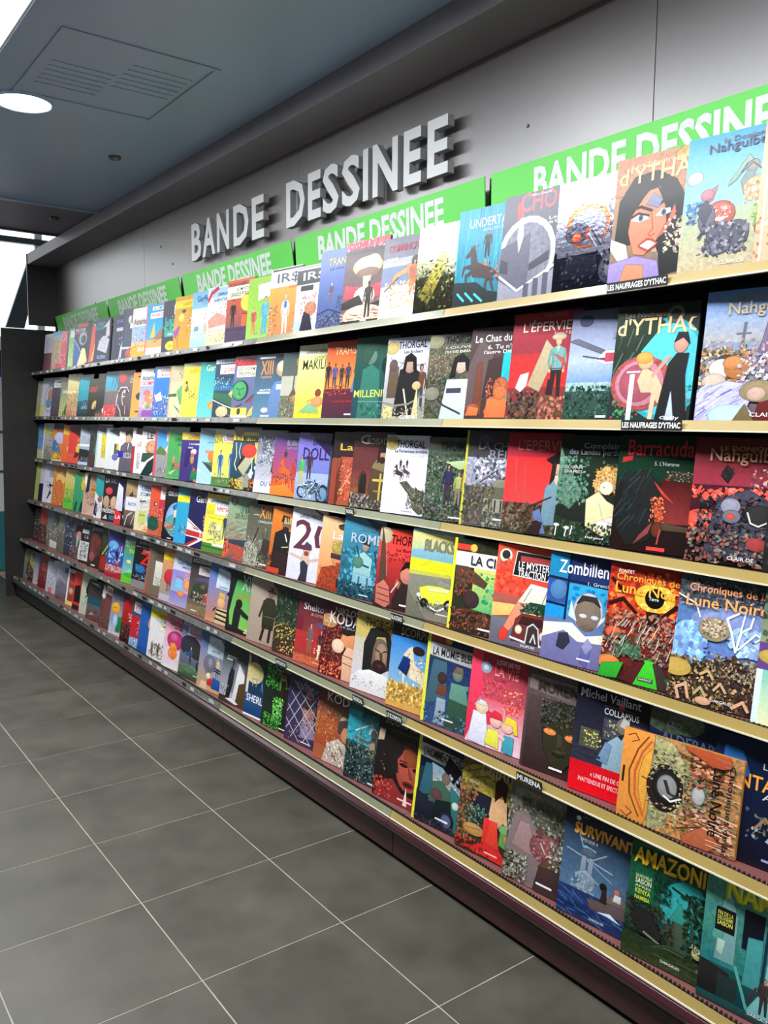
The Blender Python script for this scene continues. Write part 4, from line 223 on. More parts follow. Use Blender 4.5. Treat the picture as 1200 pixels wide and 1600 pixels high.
6 -1.927 1.723 0.305 8.1|golden cavern album with a woman in a red gown|g 332 643;g2 0 60 100 100 984~5 543~5;e 44 76 44 16 ba4~4;l 764 2 10 80 40 90 80 84;l 764 2 14 74 44 82 84 76;t 34 80 60 16 cb9 Djinn;t 16 70 30 3 eca PIPIKTU;e 76 68 20 8 ba5~3;p 223 16 46 20 64 60 62 90 54 90 30 30 34;s 0 10 30 70 50 10 975,b64,653;s 16 30 50 50 50 8 354,243,798;e 30 24 18 6 c95;l 865 1 16 24 44 26;p e33 46 40 60 44 70 30 76 14 98 0 10 4 30 8 46 14;p eb8 54 40 58 64 76 66 80 44 70 36;e 68 76 7 7 c86;p 311 60 60 60 80 68 86 78 80 78 62 72 70;l eb8 5 78 62 82 40;l eb8 5 58 62 56 46;p 6a5 74 20 76 38 96 38 94 16;e 84 36 12 5 8b7;e 86 28 5 4 ca4;p e43 50 16 56 40 68 40 74 14;s 0 2 60 14 20 8 d43,822;r 52 6 74 7.4 fdb
6 -1.708 1.721 0.299 8.1|stone grey album of a buried heart with pebbles|g 433 776;p 887~2 6 76 8 92 100 88 100 66;t 20 74 80 11 554 MURENA;s 0 40 100 78 90 9 998,665,443,bba;p 877 0 30 10 66 30 72 50 50 60 20 90 0 20 0;p a88 10 34 20 60 34 60 50 30;e 62 42 24 14 855~2;p 744 44 52 50 62 56 50;p 744 70 48 80 60 80 46;l dbb 2 54 46 64 36 74 38;s 44 30 80 54 26 7 a66,633,c88;p 643 54 24 68 36 84 34 70 16;s 70 12 98 52 50 9 998,776,ccb,554;s 0 2 36 28 70 10 998,443,bba,665;p 433 50 0 56 24 90 26 96 0;r 54 7 78 9 fff
6 -1.492 1.719 0.298 7.9|midnight sea album with a boat and pale antenna tower|g 345 112;g2 0 26 100 92 579~1 123~1;t 24 92 10 2 889 LEO;t 14 76 100 10 fa4 SURVIVANTS;t 15 77 100 10 fb5 SURVIVANTS;t 24 71 24 3 ccc EPISODE 4;e 18 90 3 2 eef;l 9ab 1.5 6 60 70 52;l 9ab 1.5 20 80 34 56;l 9ab 1.5 60 66 36 54;l 9ab 1 34 56 70 44;p 9bc 26 60 30 68 46 66 42 58;e 36 62 10 4 567;p 89a 26 36 28 58 34 58 34 36;p 89a 36 36 38 58 44 58 42 34;p 9ab 20 40 34 46 54 38 34 36;p 9ab 20 28 30 34 50 26;p 79a 28 28 30 42 42 40 40 26;s 16 26 50 40 14 9 79a,9ab;g2 0 0 100 26 124 236;p 236 0 26 30 24 60 18 100 22 100 0 0 0;k 0 2 100 24 70 16 358,124,47a -12;p 655 40 22 46 14 90 16 96 28 60 24;p 766 64 26 72 34 88 34 94 26;e 60 38 4 3 211;p 322 58 24 60 36 64 36 66 24;e 78 38 4 3 b76;p ddd 74 30 76 36 84 36 84 30;p def 56 14 72 17 86 12 70 14;t 46 4 20 2.2 ddd DARGAUD
6 -1.270 1.720 0.311 7.6|emerald jungle album with big yellow jagged capitals|g 232 143;g2 0 20 100 96 254~2 153~2;t 12 90 30 2 687 RODOLPHE;t 5 75 100 13 da2 AMAZONIE;t 6 76 100 13 fc3 AMAZONIE;r 8 44 30 68 164;t 9 64 19 2.6 dda LA NOUVELLE;t 9 59 19 4.4 eeb SAISON;t 9 56 19 2 cdb APRES;t 10 51 18 4 dd3 KENYA;t 10 46 18 3.4 dd3 NAMIBIA;t 86 73 14 2 b93 EPISODE 1;p 3aa 44 66 60 74 80 72 92 62 80 30 60 24 40 36;s 40 30 70 60 16 14 4aa,277,399;e 64 62 4 1.6 244;l 132 2.4 50 66 78 60;p 398 50 40 60 56 66 46 74 40;p 454 50 18 54 40 70 40 72 18;s 66 22 100 66 110 9 132,243,021,354;s 0 20 44 46 80 9 222,333,343,232;s 30 52 50 72 24 8 132,143;p 222 8 30 12 40 30 38 44 24 40 18 20 20;l 887 2 24 22 42 18;s 44 22 56 40 16 8 443,322;e 84 24 6 4 cc9;s 76 18 96 30 14 6 bb8,553;g2 0 0 100 18 342~2 232~2;k 40 4 100 18 16 20 454,553 8;r 84 10 94 13 676;t 46 5 22 2.2 eee DARGAUD
6 -1.054 1.720 0.305 7.3|teal laboratory album with yellow jagged capitals|g 134 276;g2 0 30 100 100 277~2 598~2;t 20 82 96 15 bc2 NAMIBIA;t 22 83 96 15 ee3 NAMIBIA;p 7aa 14 34 18 80 26 86 34 70 34 34;p 5a9 10 50 14 74 22 74 20 46;p acb 16 40 16 50 24 50 22 38;r 40 50 60 80 112;r 12 56 32 74 111;t 14 68 16 3.4 dd6 FIN DE LA;t 14 64.5 16 3 dd6 DEUXIEME;t 14 60.6 16 3.4 ee6 SAISON;p 8cc 64 20 68 64 84 66 86 24;p 499 44 24 46 60 60 62 60 24;l 134 3 62 20 64 70;p 222 0 0 0 30 30 26 36 0;r 20 4 40 24 233;l 5a9 3 36 34 50 8 90 10;p 7bb 50 6 60 20 96 18 96 2;m 66 8 28 433 333 c86 643;l 433 2 58 26 50 12;g2 0 0 100 6 233 155;t 52 4 22 2.2 eee DARGAUD
'''  # dark top corners on lower-row covers are shelf shadow painted into the art

# ---------------------------------------------------------------- helpers
def lin(v): return v / 12.92 if v <= 0.04045 else ((v + 0.055) / 1.055) ** 2.4
def rgb(r, g, b, a=1.0): return (lin(r / 255), lin(g / 255), lin(b / 255), a)
def hexc(s):
    n = 0.14
    if '~' in s:
        s, k = s.split('~'); n = 0.14 + 0.14 * float(k)
    c = [int(ch, 16) / 15 for ch in s[:3]]
    return (lin(c[0]), lin(c[1]), lin(c[2]), min(n, 1.0))

def empty(name, loc, rot=(0, 0, 0)):
    o = bpy.data.objects.new(name, None); COL.objects.link(o)
    o.empty_display_size = 0.05; o.location = loc; o.rotation_euler = rot
    return o
def tag(o, label=None, cat=None, group=None, kind=None):
    if label: o['label'] = label
    if cat: o['category'] = cat
    if group: o['group'] = group
    if kind: o['kind'] = kind
    return o
def mesh_obj(name, verts, faces, mat, parent=None, smooth=False):
    me = bpy.data.meshes.new(name); me.from_pydata(verts, [], faces); me.update()
    if mat: me.materials.append(mat)
    o = bpy.data.objects.new(name, me); COL.objects.link(o)
    if parent: o.parent = parent
    if smooth:
        for p in me.polygons: p.use_smooth = True
    return o
BF = [(0, 3, 2, 1), (4, 5, 6, 7), (0, 1, 5, 4), (1, 2, 6, 5), (2, 3, 7, 6), (3, 0, 4, 7)]
def boxv(x0, y0, z0, x1, y1, z1):
    return [(x0, y0, z0), (x1, y0, z0), (x1, y1, z0), (x0, y1, z0), (x0, y0, z1), (x1, y0, z1), (x1, y1, z1), (x0, y1, z1)]
def boxes(name, bl, mat, parent=None, bevel=0.0):
    v, f = [], []
    for b in bl:
        n = len(v); v += boxv(*b); f += [tuple(i + n for i in q) for q in BF]
    o = mesh_obj(name, v, f, mat, parent)
    if bevel:
        m = o.modifiers.new('bevel', 'BEVEL'); m.width = bevel; m.segments = 2; m.limit_method = 'ANGLE'
    return o
def box(name, x0, y0, z0, x1, y1, z1, mat, parent=None, bevel=0.0):
    return boxes(name, [(x0, y0, z0, x1, y1, z1)], mat, parent, bevel)
def extrude_x(name, prof, x0, x1, mat, parent=None):
    n = len(prof)
    v = [(x0, y, z) for y, z in prof] + [(x1, y, z) for y, z in prof]
    f = [tuple(range(n))[::-1], tuple(range(n, 2 * n))] + [(i, (i + 1) % n, n + (i + 1) % n, n + i) for i in range(n)]
    return mesh_obj(name, v, f, mat, parent)

# ---------------------------------------------------------------- materials
def material(name):
    m = bpy.data.materials.new(name); m.use_nodes = True
    nt = m.node_tree; b = nt.nodes['Principled BSDF']
    return m, nt, b
def noise_mat(name, c1, c2, scale=8, rough=0.5, rvar=0.0, spec=0.5, metal=0.0, bump=0.0, bscale=60, coat=0.0, stretch=(1, 1, 1)):
    m, nt, b = material(name)
    tc = nt.nodes.new('ShaderNodeTexCoord'); mp = nt.nodes.new('ShaderNodeMapping'); mp.inputs['Scale'].default_value = stretch
    nt.links.new(tc.outputs['Object'], mp.inputs[0])
    n = nt.nodes.new('ShaderNodeTexNoise'); n.inputs['Scale'].default_value = scale; n.inputs['Detail'].default_value = 6
    nt.links.new(mp.outputs[0], n.inputs['Vector'])
    r = nt.nodes.new('ShaderNodeValToRGB'); r.color_ramp.elements[0].position = 0.3; r.color_ramp.elements[1].position = 0.72
    r.color_ramp.elements[0].color = c1; r.color_ramp.elements[1].color = c2
    nt.links.new(n.outputs['Fac'], r.inputs[0]); nt.links.new(r.outputs[0], b.inputs['Base Color'])
    b.inputs['Roughness'].default_value = rough; b.inputs['Metallic'].default_value = metal
    b.inputs['Specular IOR Level'].default_value = spec; b.inputs['Coat Weight'].default_value = coat
    b.inputs['Coat Roughness'].default_value = 0.15
    if rvar:
        mr = nt.nodes.new('ShaderNodeMapRange'); mr.inputs['To Min'].default_value = rough - rvar; mr.inputs['To Max'].default_value = rough + rvar
        nt.links.new(n.outputs['Fac'], mr.inputs[0]); nt.links.new(mr.outputs[0], b.inputs['Roughness'])
    if bump:
        n2 = nt.nodes.new('ShaderNodeTexNoise'); n2.inputs['Scale'].default_value = bscale; n2.inputs['Detail'].default_value = 4
        nt.links.new(mp.outputs[0], n2.inputs['Vector'])
        bp = nt.nodes.new('ShaderNodeBump'); bp.inputs['Strength'].default_value = bump; bp.inputs['Distance'].default_value = 0.002
        nt.links.new(n2.outputs['Fac'], bp.inputs['Height']); nt.links.new(bp.outputs[0], b.inputs['Normal'])
    return m
def emis_mat(name, c, strength):
    m, nt, b = material(name)
    n = nt.nodes.new('ShaderNodeTexNoise'); n.inputs['Scale'].default_value = 2
    b.inputs['Base Color'].default_value = c; b.inputs['Emission Color'].default_value = c; b.inputs['Emission Strength'].default_value = strength
    return m
def print_mat(name, rough, metal, coat):
    """printed paper: ink colours from the artwork's colour attribute, brushwork from noise (amount in alpha)"""
    m, nt, b = material(name)
    at = nt.nodes.new('ShaderNodeVertexColor'); at.layer_name = 'Ink'
    tc = nt.nodes.new('ShaderNodeTexCoord'); oi = nt.nodes.new('ShaderNodeObjectInfo')
    ad = nt.nodes.new('ShaderNodeVectorMath'); ad.operation = 'ADD'
    ml = nt.nodes.new('ShaderNodeMath'); ml.operation = 'MULTIPLY'; ml.inputs[1].default_value = 37
    nt.links.new(oi.outputs['Random'], ml.inputs[0]); nt.links.new(tc.outputs['Object'], ad.inputs[0]); nt.links.new(ml.outputs[0], ad.inputs[1])
    n = nt.nodes.new('ShaderNodeTexNoise'); n.inputs['Scale'].default_value = 95; n.inputs['Detail'].default_value = 8; n.inputs['Roughness'].default_value = 0.68
    nt.links.new(ad.outputs[0], n.inputs['Vector'])
    mx = nt.nodes.new('ShaderNodeMix'); mx.data_type = 'RGBA'; mx.inputs['Factor'].default_value = 0.45
    nt.links.new(n.outputs['Fac'], mx.inputs[6]); nt.links.new(n.outputs['Color'], mx.inputs[7])
    sb = nt.nodes.new('ShaderNodeVectorMath'); sb.operation = 'SUBTRACT'; sb.inputs[1].default_value = (0.5, 0.5, 0.5)
    nt.links.new(mx.outputs[2], sb.inputs[0])
    m3 = nt.nodes.new('ShaderNodeMath'); m3.operation = 'MULTIPLY'; m3.inputs[1].default_value = 6.5
    nt.links.new(at.outputs['Alpha'], m3.inputs[0])
    sc = nt.nodes.new('ShaderNodeVectorMath'); sc.operation = 'SCALE'
    nt.links.new(sb.outputs[0], sc.inputs[0]); nt.links.new(m3.outputs[0], sc.inputs['Scale'])
    a1 = nt.nodes.new('ShaderNodeVectorMath'); a1.operation = 'ADD'; a1.inputs[1].default_value = (1, 1, 1)
    nt.links.new(sc.outputs[0], a1.inputs[0])
    mu = nt.nodes.new('ShaderNodeVectorMath'); mu.operation = 'MULTIPLY'
    nt.links.new(at.outputs['Color'], mu.inputs[0]); nt.links.new(a1.outputs[0], mu.inputs[1])
    mxx = nt.nodes.new('ShaderNodeVectorMath'); mxx.operation = 'MAXIMUM'; mxx.inputs[1].default_value = (0.004, 0.004, 0.004)
    nt.links.new(mu.outputs[0], mxx.inputs[0]); nt.links.new(mxx.outputs[0], b.inputs['Base Color'])
    b.inputs['Roughness'].default_value = rough; b.inputs['Metallic'].default_value = metal
    b.inputs['Coat Weight'].default_value = coat; b.inputs['Coat Roughness'].default_value = 0.08; b.inputs['Specular IOR Level'].default_value = 0.4
    if metal:
        nf = nt.nodes.new('ShaderNodeTexNoise'); nf.inputs['Scale'].default_value = 90; nf.inputs['Detail'].default_value = 3
        nt.links.new(ad.outputs[0], nf.inputs['Vector'])
        bp = nt.nodes.new('ShaderNodeBump'); bp.inputs['Strength'].default_value = 0.25; bp.inputs['Distance'].default_value = 0.002
        nt.links.new(nf.outputs['Fac'], bp.inputs['Height']); nt.links.new(bp.outputs[0], b.inputs['Normal'])
    return m

M_PRINT = print_mat('printed_cover', 0.3, 0.0, 0.05)
M_FOIL = print_mat('foil_cover', 0.16, 0.75, 0.3)  # pale upper halves of foil covers put panel glare into the ink
M_PAGE = noise_mat('page_edges', rgb(196, 190, 176), rgb(225, 220, 208), 3, 0.8, stretch=(1, 400, 1))
M_WALL = noise_mat('grey_laminate', rgb(84, 73, 70), rgb(90, 79, 76), 30, 0.42, spec=1.0, bump=0.02, bscale=200, coat=1.0)
M_WALL.node_tree.nodes['Principled BSDF'].inputs['Coat Roughness'].default_value = 0.38; M_WALL.node_tree.nodes['Principled BSDF'].inputs['Coat IOR'].default_value = 2.4
M_CHEEK = noise_mat('brown_laminate', rgb(62, 57, 56), rgb(68, 63, 62), 30, 0.4)
M_SHOP = noise_mat('shop_backdrop', rgb(78, 76, 74), rgb(110, 106, 100), 1.2, 0.8)
M_SOFF = noise_mat('soffit_paint', rgb(140, 134, 140), rgb(148, 142, 148), 3, 0.5)
M_CEIL = noise_mat('ceiling_gloss_teal', rgb(158, 180, 214), rgb(166, 188, 222), 1.4, 0.34, rvar=0.05, bump=0.02, bscale=8)
M_CEIL2 = noise_mat('ceiling_mauve', rgb(128, 122, 138), rgb(136, 130, 146), 2, 0.5)
M_BLACK = noise_mat('black_melamine', rgb(40, 38, 38), rgb(48, 46, 45), 6, 0.45)
M_BACK = noise_mat('black_backing', rgb(22, 23, 24), rgb(30, 31, 33), 6, 0.6)
M_MAROON = noise_mat('maroon_metal', rgb(66, 36, 37), rgb(74, 41, 41), 5, 0.38, coat=0.2)
M_MAROON_G = noise_mat('maroon_gloss', rgb(58, 26, 32), rgb(66, 30, 36), 5, 0.18, coat=0.6)
M_TRAY = noise_mat('maroon_tray', rgb(112, 66, 64), rgb(122, 74, 70), 7, 0.5)
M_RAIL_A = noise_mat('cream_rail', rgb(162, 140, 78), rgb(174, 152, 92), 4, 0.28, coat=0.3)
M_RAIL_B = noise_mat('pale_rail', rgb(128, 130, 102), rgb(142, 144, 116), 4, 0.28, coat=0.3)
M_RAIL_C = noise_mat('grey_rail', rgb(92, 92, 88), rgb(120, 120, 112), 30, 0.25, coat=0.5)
M_LIP = noise_mat('clear_lip', rgb(222, 214, 190), rgb(234, 228, 208), 5, 0.2, coat=0.5)
M_TAGW = noise_mat('label_paper', rgb(205, 205, 200), rgb(225, 225, 220), 60, 0.5)
M_TAGB = noise_mat('label_black', rgb(24, 24, 24), rgb(34, 34, 34), 60, 0.45)
M_GREEN = noise_mat('sign_green', rgb(98, 226, 78), rgb(104, 232, 84), 2, 0.4)
M_WHITE = noise_mat('sign_white', rgb(238, 240, 240), rgb(246, 248, 248), 3, 0.45)
M_LETSIDE = noise_mat('letter_side', rgb(168, 166, 168), rgb(178, 176, 178), 6, 0.4)
M_GROUT = noise_mat('grout', rgb(140, 138, 126), rgb(172, 170, 158), 12, 0.9)
M_METAL = noise_mat('dull_metal', rgb(110, 112, 112), rgb(130, 132, 132), 6, 0.35, metal=0.8)
M_WHITEP = noise_mat('white_paint', rgb(220, 224, 226), rgb(234, 238, 240), 3, 0.5)
M_TEAL = noise_mat('teal_panel', rgb(40, 116, 122), rgb(52, 130, 136), 5, 0.45)
M_BEIGE = noise_mat('beige_skirting', rgb(166, 160, 130), rgb(178, 172, 142), 5, 0.6)
M_BLUE = noise_mat('blue_box', rgb(36, 60, 130), rgb(44, 72, 150), 5, 0.5)
M_DARKGLASS = noise_mat('dark_frame', rgb(52, 64, 66), rgb(58, 70, 72), 5, 0.35)
def tile_mat():
    m, nt, b = material('slate_tile')
    tc = nt.nodes.new('ShaderNodeTexCoord'); oi = nt.nodes.new('ShaderNodeObjectInfo')
    ad = nt.nodes.new('ShaderNodeVectorMath'); ad.operation = 'ADD'
    ml = nt.nodes.new('ShaderNodeMath'); ml.operation = 'MULTIPLY'; ml.inputs[1].default_value = 53
    nt.links.new(oi.outputs['Random'], ml.inputs[0]); nt.links.new(tc.outputs['Object'], ad.inputs[0]); nt.links.new(ml.outputs[0], ad.inputs[1])
    n = nt.nodes.new('ShaderNodeTexNoise'); n.inputs['Scale'].default_value = 4.5; n.inputs['Detail'].default_value = 8; n.inputs['Roughness'].default_value = 0.62
    nt.links.new(ad.outputs[0], n.inputs['Vector'])
    r = nt.nodes.new('ShaderNodeValToRGB'); e = r.color_ramp.elements
    e[0].position = 0.28; e[0].color = rgb(54, 53, 45); e[1].position = 0.75; e[1].color = rgb(80, 78, 68)
    nt.links.new(n.outputs['Fac'], r.inputs[0]); nt.links.new(r.outputs[0], b.inputs['Base Color'])
    mr = nt.nodes.new('ShaderNodeMapRange'); mr.inputs['To Min'].default_value = 0.34; mr.inputs['To Max'].default_value = 0.56
    nt.links.new(n.outputs['Fac'], mr.inputs[0]); nt.links.new(mr.outputs[0], b.inputs['Roughness'])
    bp = nt.nodes.new('ShaderNodeBump'); bp.inputs['Strength'].default_value = 0.15; bp.inputs['Distance'].default_value = 0.002
    nt.links.new(n.outputs['Fac'], bp.inputs['Height']); nt.links.new(bp.outputs[0], b.inputs['Normal'])
    return m
M_TILE = tile_mat()
M_PANEL = emis_mat('light_panel_glow', (0.93, 0.96, 1, 1), LAMP_PANEL)
M_SPOT = emis_mat('downlight_glow', (1, 0.99, 0.97, 1), LAMP_SPOT)
M_SKY = emis_mat('daylit_glazing', (0.94, 0.98, 1, 1), 1.8)

# ---------------------------------------------------------------- text to polygons
def text_meshes(keys):
    out, obs = {}, {}
    for (s, bold) in keys:
        c = bpy.data.curves.new('t', 'FONT'); c.body = s; c.size = 1; c.offset = bold; c.resolution_u = 2
        o = bpy.data.objects.new('t', c); COL.objects.link(o); obs[(s, bold)] = o
    dg = bpy.context.evaluated_depsgraph_get(); dg.update()
    for k, o in obs.items():
        ev = o.evaluated_get(dg); me = ev.to_mesh()
        vs_ = [(v.co.x, v.co.y) for v in me.vertices]; fs = [tuple(p.vertices) for p in me.polygons]
        ev.to_mesh_clear()
        x0 = min(v[0] for v in vs_); x1 = max(v[0] for v in vs_); y0 = min(v[1] for v in vs_); y1 = max(v[1] for v in vs_)
        out[k] = ([((a - x0) / (x1 - x0), (b - y0) / max(1e-6, y1 - y0)) for a, b in vs_], fs)
    for o in obs.values():
        c = o.data; bpy.data.objects.remove(o); bpy.data.curves.remove(c)
    return out

# ---------------------------------------------------------------- setting: floor
fl = empty('floor', (0, 0, 0)); tag(fl, 'dark grey slate tiled shop floor with pale grout lines', 'floor', kind='structure')
box('subfloor', -14, -5.5, -0.08, 4, 2.6, -0.0012, M_GROUT, fl)
T = 0.45; me_t = None
for i in range(27):
    for j in range(9):
        x1 = -1.5306 + T * (2 - i); y1 = 1.3242 + T * (1 - j)
        if me_t is None:
            o = box('floor_tile', -T + 0.002, -T + 0.002, -0.001, -0.002, -0.002, 0.0, M_TILE, fl, 0.0004); me_t = o.data
            o.location = (x1, y1, 0); first = o
        else:
            o = first.copy(); COL.objects.link(o); o.location = (x1, y1, random.uniform(-0.0002, 0))
            o.parent = fl

# ---------------------------------------------------------------- setting: ceiling, soffit, wall
ce = empty('ceiling', (0, 0, CEIL)); tag(ce, 'glossy dark teal suspended ceiling', 'ceiling', kind='structure')
box('ceiling_slab', -5.66, 0.80, 0, 4, 2.6, 0.06, M_CEIL, ce)
box('ceiling_slab', -5.66, -5.5, 0, 4, 0.38, 0.06, M_CEIL, ce)
box('ceiling_slab', -3.70, 0.38, 0, -3.56, 0.80, 0.06, M_CEIL, ce)
box('ceiling_slab', -5.66, 0.38, 0, -5.10, 0.80, 0.06, M_CEIL, ce)
box('ceiling_slab', 3.2, 0.38, 0, 4, 0.80, 0.06, M_CEIL, ce)
box('ceiling_joint', -5.70, -5.5, -0.012, -5.655, Y_WALL, 0.05, M_CEIL, ce)
box('ceiling_bulkhead', -6.58, -5.5, 0.061, -5.70, 2.6, 0.12, M_CEIL2, ce)
box('ceiling_bulkhead', -6.58, 0.81, 0.004, -5.70, 2.6, 0.0605, M_CEIL2, ce)
box('ceiling_bulkhead', -6.58, -5.5, 0.004, -5.70, 0.37, 0.0605, M_CEIL2, ce)
box('ceiling_edge', -6.62, -5.5, -0.006, -6.58, 2.6, 0.10, M_DARKGLASS, ce)
def lamp_panel(x0, x1, y0, y1, label, grp=None):
    e = empty('light_panel', ((x0 + x1) / 2, (y0 + y1) / 2, CEIL)); hx = (x1 - x0) / 2; hy = (y1 - y0) / 2
    mesh_obj('diffuser', [(-hx, -hy, 0.012), (hx, -hy, 0.012), (hx, hy, 0.012), (-hx, hy, 0.012)], [(0, 3, 2, 1)], M_PANEL, e)
    boxes('frame', [(-hx, -hy, 0.002, hx, -hy + .01, .05), (-hx, hy - .01, .002, hx, hy, .05), (-hx, -hy, .002, -hx + .01, hy, .05), (hx - .01, -hy, .002, hx, hy, .05),
                    (-hx, -hy, .05, hx, hy, .06)], M_WHITEP, e)
    return tag(e, label, 'ceiling light', grp)
lamp_panel(-3.56, 3.2, 0.38, 0.80, 'long bright luminous ceiling panel running along the aisle at upper left')
lamp_panel(-5.1, -3.70, 0.38, 0.80, 'shorter added ceiling panel brightening the far signs and albums, outside the picture at left')  # unseen panel, added to brighten the distant covers and signs
def downlight(x, y, r, label, pw=1.0):
    e = empty('round_downlight', (x, y, CEIL)); n = 40
    c = [(math.cos(2 * math.pi * k / n), math.sin(2 * math.pi * k / n)) for k in range(n)]
    mesh_obj('diffuser', [(r * a, r * b, -0.006) for a, b in c], [tuple(range(n))], M_SPOT, e)
    v = []
    for rr, z in ((r, -0.006), (r + 0.004, -0.012), (r + 0.012, -0.010), (r + 0.015, 0.0)): v += [(rr * a, rr * b, z) for a, b in c]
    f = [(q * n + k, q * n + (k + 1) % n, (q + 1) * n + (k + 1) % n, (q + 1) * n + k) for q in range(3) for k in range(n)]
    mesh_obj('trim_ring', v, f, M_CEIL, e, True)
    l = bpy.data.lights.new('lamp', 'SPOT'); l.energy = SPOT_W * pw; l.spot_size = math.radians(124); l.spot_blend = 0.5; l.shadow_soft_size = 0.09; l.color = (1, 0.97, 0.93)
    lo = bpy.data.objects.new('lamp', l); COL.objects.link(lo); lo.parent = e; lo.location = (0, 0, -0.02)
    return tag(e, label, 'ceiling light')
downlight(-3.93, 0.99, 0.108, 'round white recessed downlight in the dark ceiling at upper left')
downlight(-5.2, 0.95, 0.108, 'round downlight above the far albums, outside the picture at left', 1.7)
downlight(-6.35, 0.95, 0.108, 'round downlight nearest the end panel, outside the picture at left', 1.7)
downlight(-2.50, 0.99, 0.108, 'round downlight above the aisle, outside the picture at the top')
downlight(-1.05, 0.99, 0.108, 'round downlight above the nearest albums, outside the picture')
# louvred ceiling vent
v_ = empty('ceiling_vent', (-3.475, 1.22, CEIL)); tag(v_, 'square recessed ceiling vent with slim louvres beside the round downlight', 'ceiling vent')
boxes('frame', [(-.36, -.30, -.005, .36, -.275, 0), (-.36, .275, -.005, .36, .30, 0), (-.36, -.275, -.005, -.335, .275, 0), (.335, -.275, -.005, .36, .275, 0)], M_CEIL, v_, 0.002)
for k in range(12):
    o = box('slat', -.004, -.12, -.003, .004, .12, .0, M_CEIL, v_, 0.001); o.location = (-.20 + .05 * (k % 6) + (.14 if k > 5 else 0), -.13 if k < 6 else .13, 0)
for x, y, l in ((-4.45, 1.558, 'small round ceiling sensor nearer the soffit beam'), (-6.04, 1.69, 'tiny ceiling sensor beyond the ceiling joint')):
    e = empty('ceiling_sensor', (x, y, CEIL)); n = 20
    v = []
    for rr, z in ((0.032, 0), (0.030, -0.012), (0.016, -0.018)): v += [(rr * math.cos(2 * math.pi * k / n), rr * math.sin(2 * math.pi * k / n), z) for k in range(n)]
    f = [(q * n + k, q * n + (k + 1) % n, (q + 1) * n + (k + 1) % n, (q + 1) * n + k) for q in range(2) for k in range(n)] + [tuple(range(2 * n, 3 * n))]
    mesh_obj('sensor_body', v, f, M_METAL, e); tag(e, l, 'sensor')

wb_ = empty('wall_back', (0, 0, 0)); tag(wb_, 'grey laminate wall above the shelving', 'wall', kind='structure')
box('wall_core', X_END, Y_WALL + .014, 0, 3.2, Y_WALL + .12, 2.9, M_BACK, wb_)
for a, b in ((X_END, -5.49), (-5.49, -3.52), (-3.52, -1.56), (-1.56, 0.4), (0.4, 3.2)):
    box('wall_panel', a + .0012, Y_WALL, 2.10, b - .0012, Y_WALL + .014, 2.75, M_WALL, wb_, 0.0008)
for x, z in ((-2.05, 2.47), (-5.2, 2.57), (-5.02, 2.44), (-6.5, 2.36)):
    n = 12; v = [(x + .006 * math.cos(2 * math.pi * k / n), Y_WALL - .002, z + .006 * math.sin(2 * math.pi * k / n)) for k in range(n)] + [(x + .004 * math.cos(2 * math.pi * k / n), Y_WALL - .004, z + .004 * math.sin(2 * math.pi * k / n)) for k in range(n)]
    mesh_obj('screw_cap', v, [(k, (k + 1) % n, n + (k + 1) % n, n + k) for k in range(n)] + [tuple(range(n, 2 * n))], M_METAL, wb_)
so = empty('trim_1', (0, 0, 0)); tag(so, 'boxed grey soffit beam between ceiling and wall', 'beam', kind='structure')
box('beam', X_END, 1.867, 2.752, 3.2, 2.24, CEIL, M_SOFF, so, 0.003)
box('end_cheek', X_END - .018, 1.862, 2.262, X_END, 2.24, CEIL, M_CHEEK, so, 0.001)

# rest of the shop, so the light has something to bounce on
for nm, a in (('wall_front', (-7.4, -5.6, 0, 4, -5.5, 2.9)), ('wall_right', (4, -5.6, 0, 4.1, 2.6, 2.9)), ('wall_near', (3.2, 2.1, 0, 4, 2.2, 2.9))):
    tag(box(nm, *a, M_SHOP), 'plain shop wall outside the picture', 'wall', kind='structure')

# far end behind the shelving: daylit glazing, frames, low white furniture
wd = empty('window_1', (-10.4, 0, 0)); tag(wd, 'bright daylit glazed shopfront at the far end', 'window', kind='structure')
mesh_obj('pane', [(0, -4.5, 2.35), (0, 4.2, 2.35), (0, 4.2, 4.2), (0, -4.5, 4.2)], [(0, 1, 2, 3)], M_SKY, wd)
boxes('crossbar', [(.05, -4.5, 3.445, .12, 4.2, 3.51)], M_DARKGLASS, wd)
mesh_obj('slanted_brace', [(.10, 2.30, 2.50), (.10, 2.50, 2.50), (.10, 2.72, 3.30), (.10, 2.60, 3.36), (.16, 2.30, 2.50), (.16, 2.50, 2.50), (.16, 2.72, 3.30), (.16, 2.60, 3.36)], BF, M_DARKGLASS, wd)
boxes('sill', [(.02, -4.5, 2.30, .2, 4.2, 2.36)], M_WHITEP, wd)
boxes('mullion', [(.03, 2.66, 2.36, .10, 2.74, 4.2)], M_WHITEP, wd)
tag(box('wall_far', -10.6, -4.5, 0, -10.42, 4.2, 2.32, M_WHITEP), 'pale far wall below the shopfront glazing', 'wall', kind='structure')
fc = empty('display_cabinet', (-8.9, 1.90, 0)); tag(fc, 'white cabinet with teal base seen past the black end panel', 'cabinet')
box('body', -.4, -.9, .61, .4, .9, 1.72, M_WHITEP, fc, .004); box('base_panel', -.4, -.9, .05, .4, .9, .61, M_TEAL, fc, .004)
box('plinth', -.38, -.88, 0, .38, .88, .05, M_BEIGE, fc); box('worktop', -.42, -.92, 1.72, .42, .92, 1.75, M_WHITEP, fc, .004)
for z in (.98, 1.35): box('shelf_edge', .4, -.88, z, .412, .88, z + .02, M_METAL, fc)
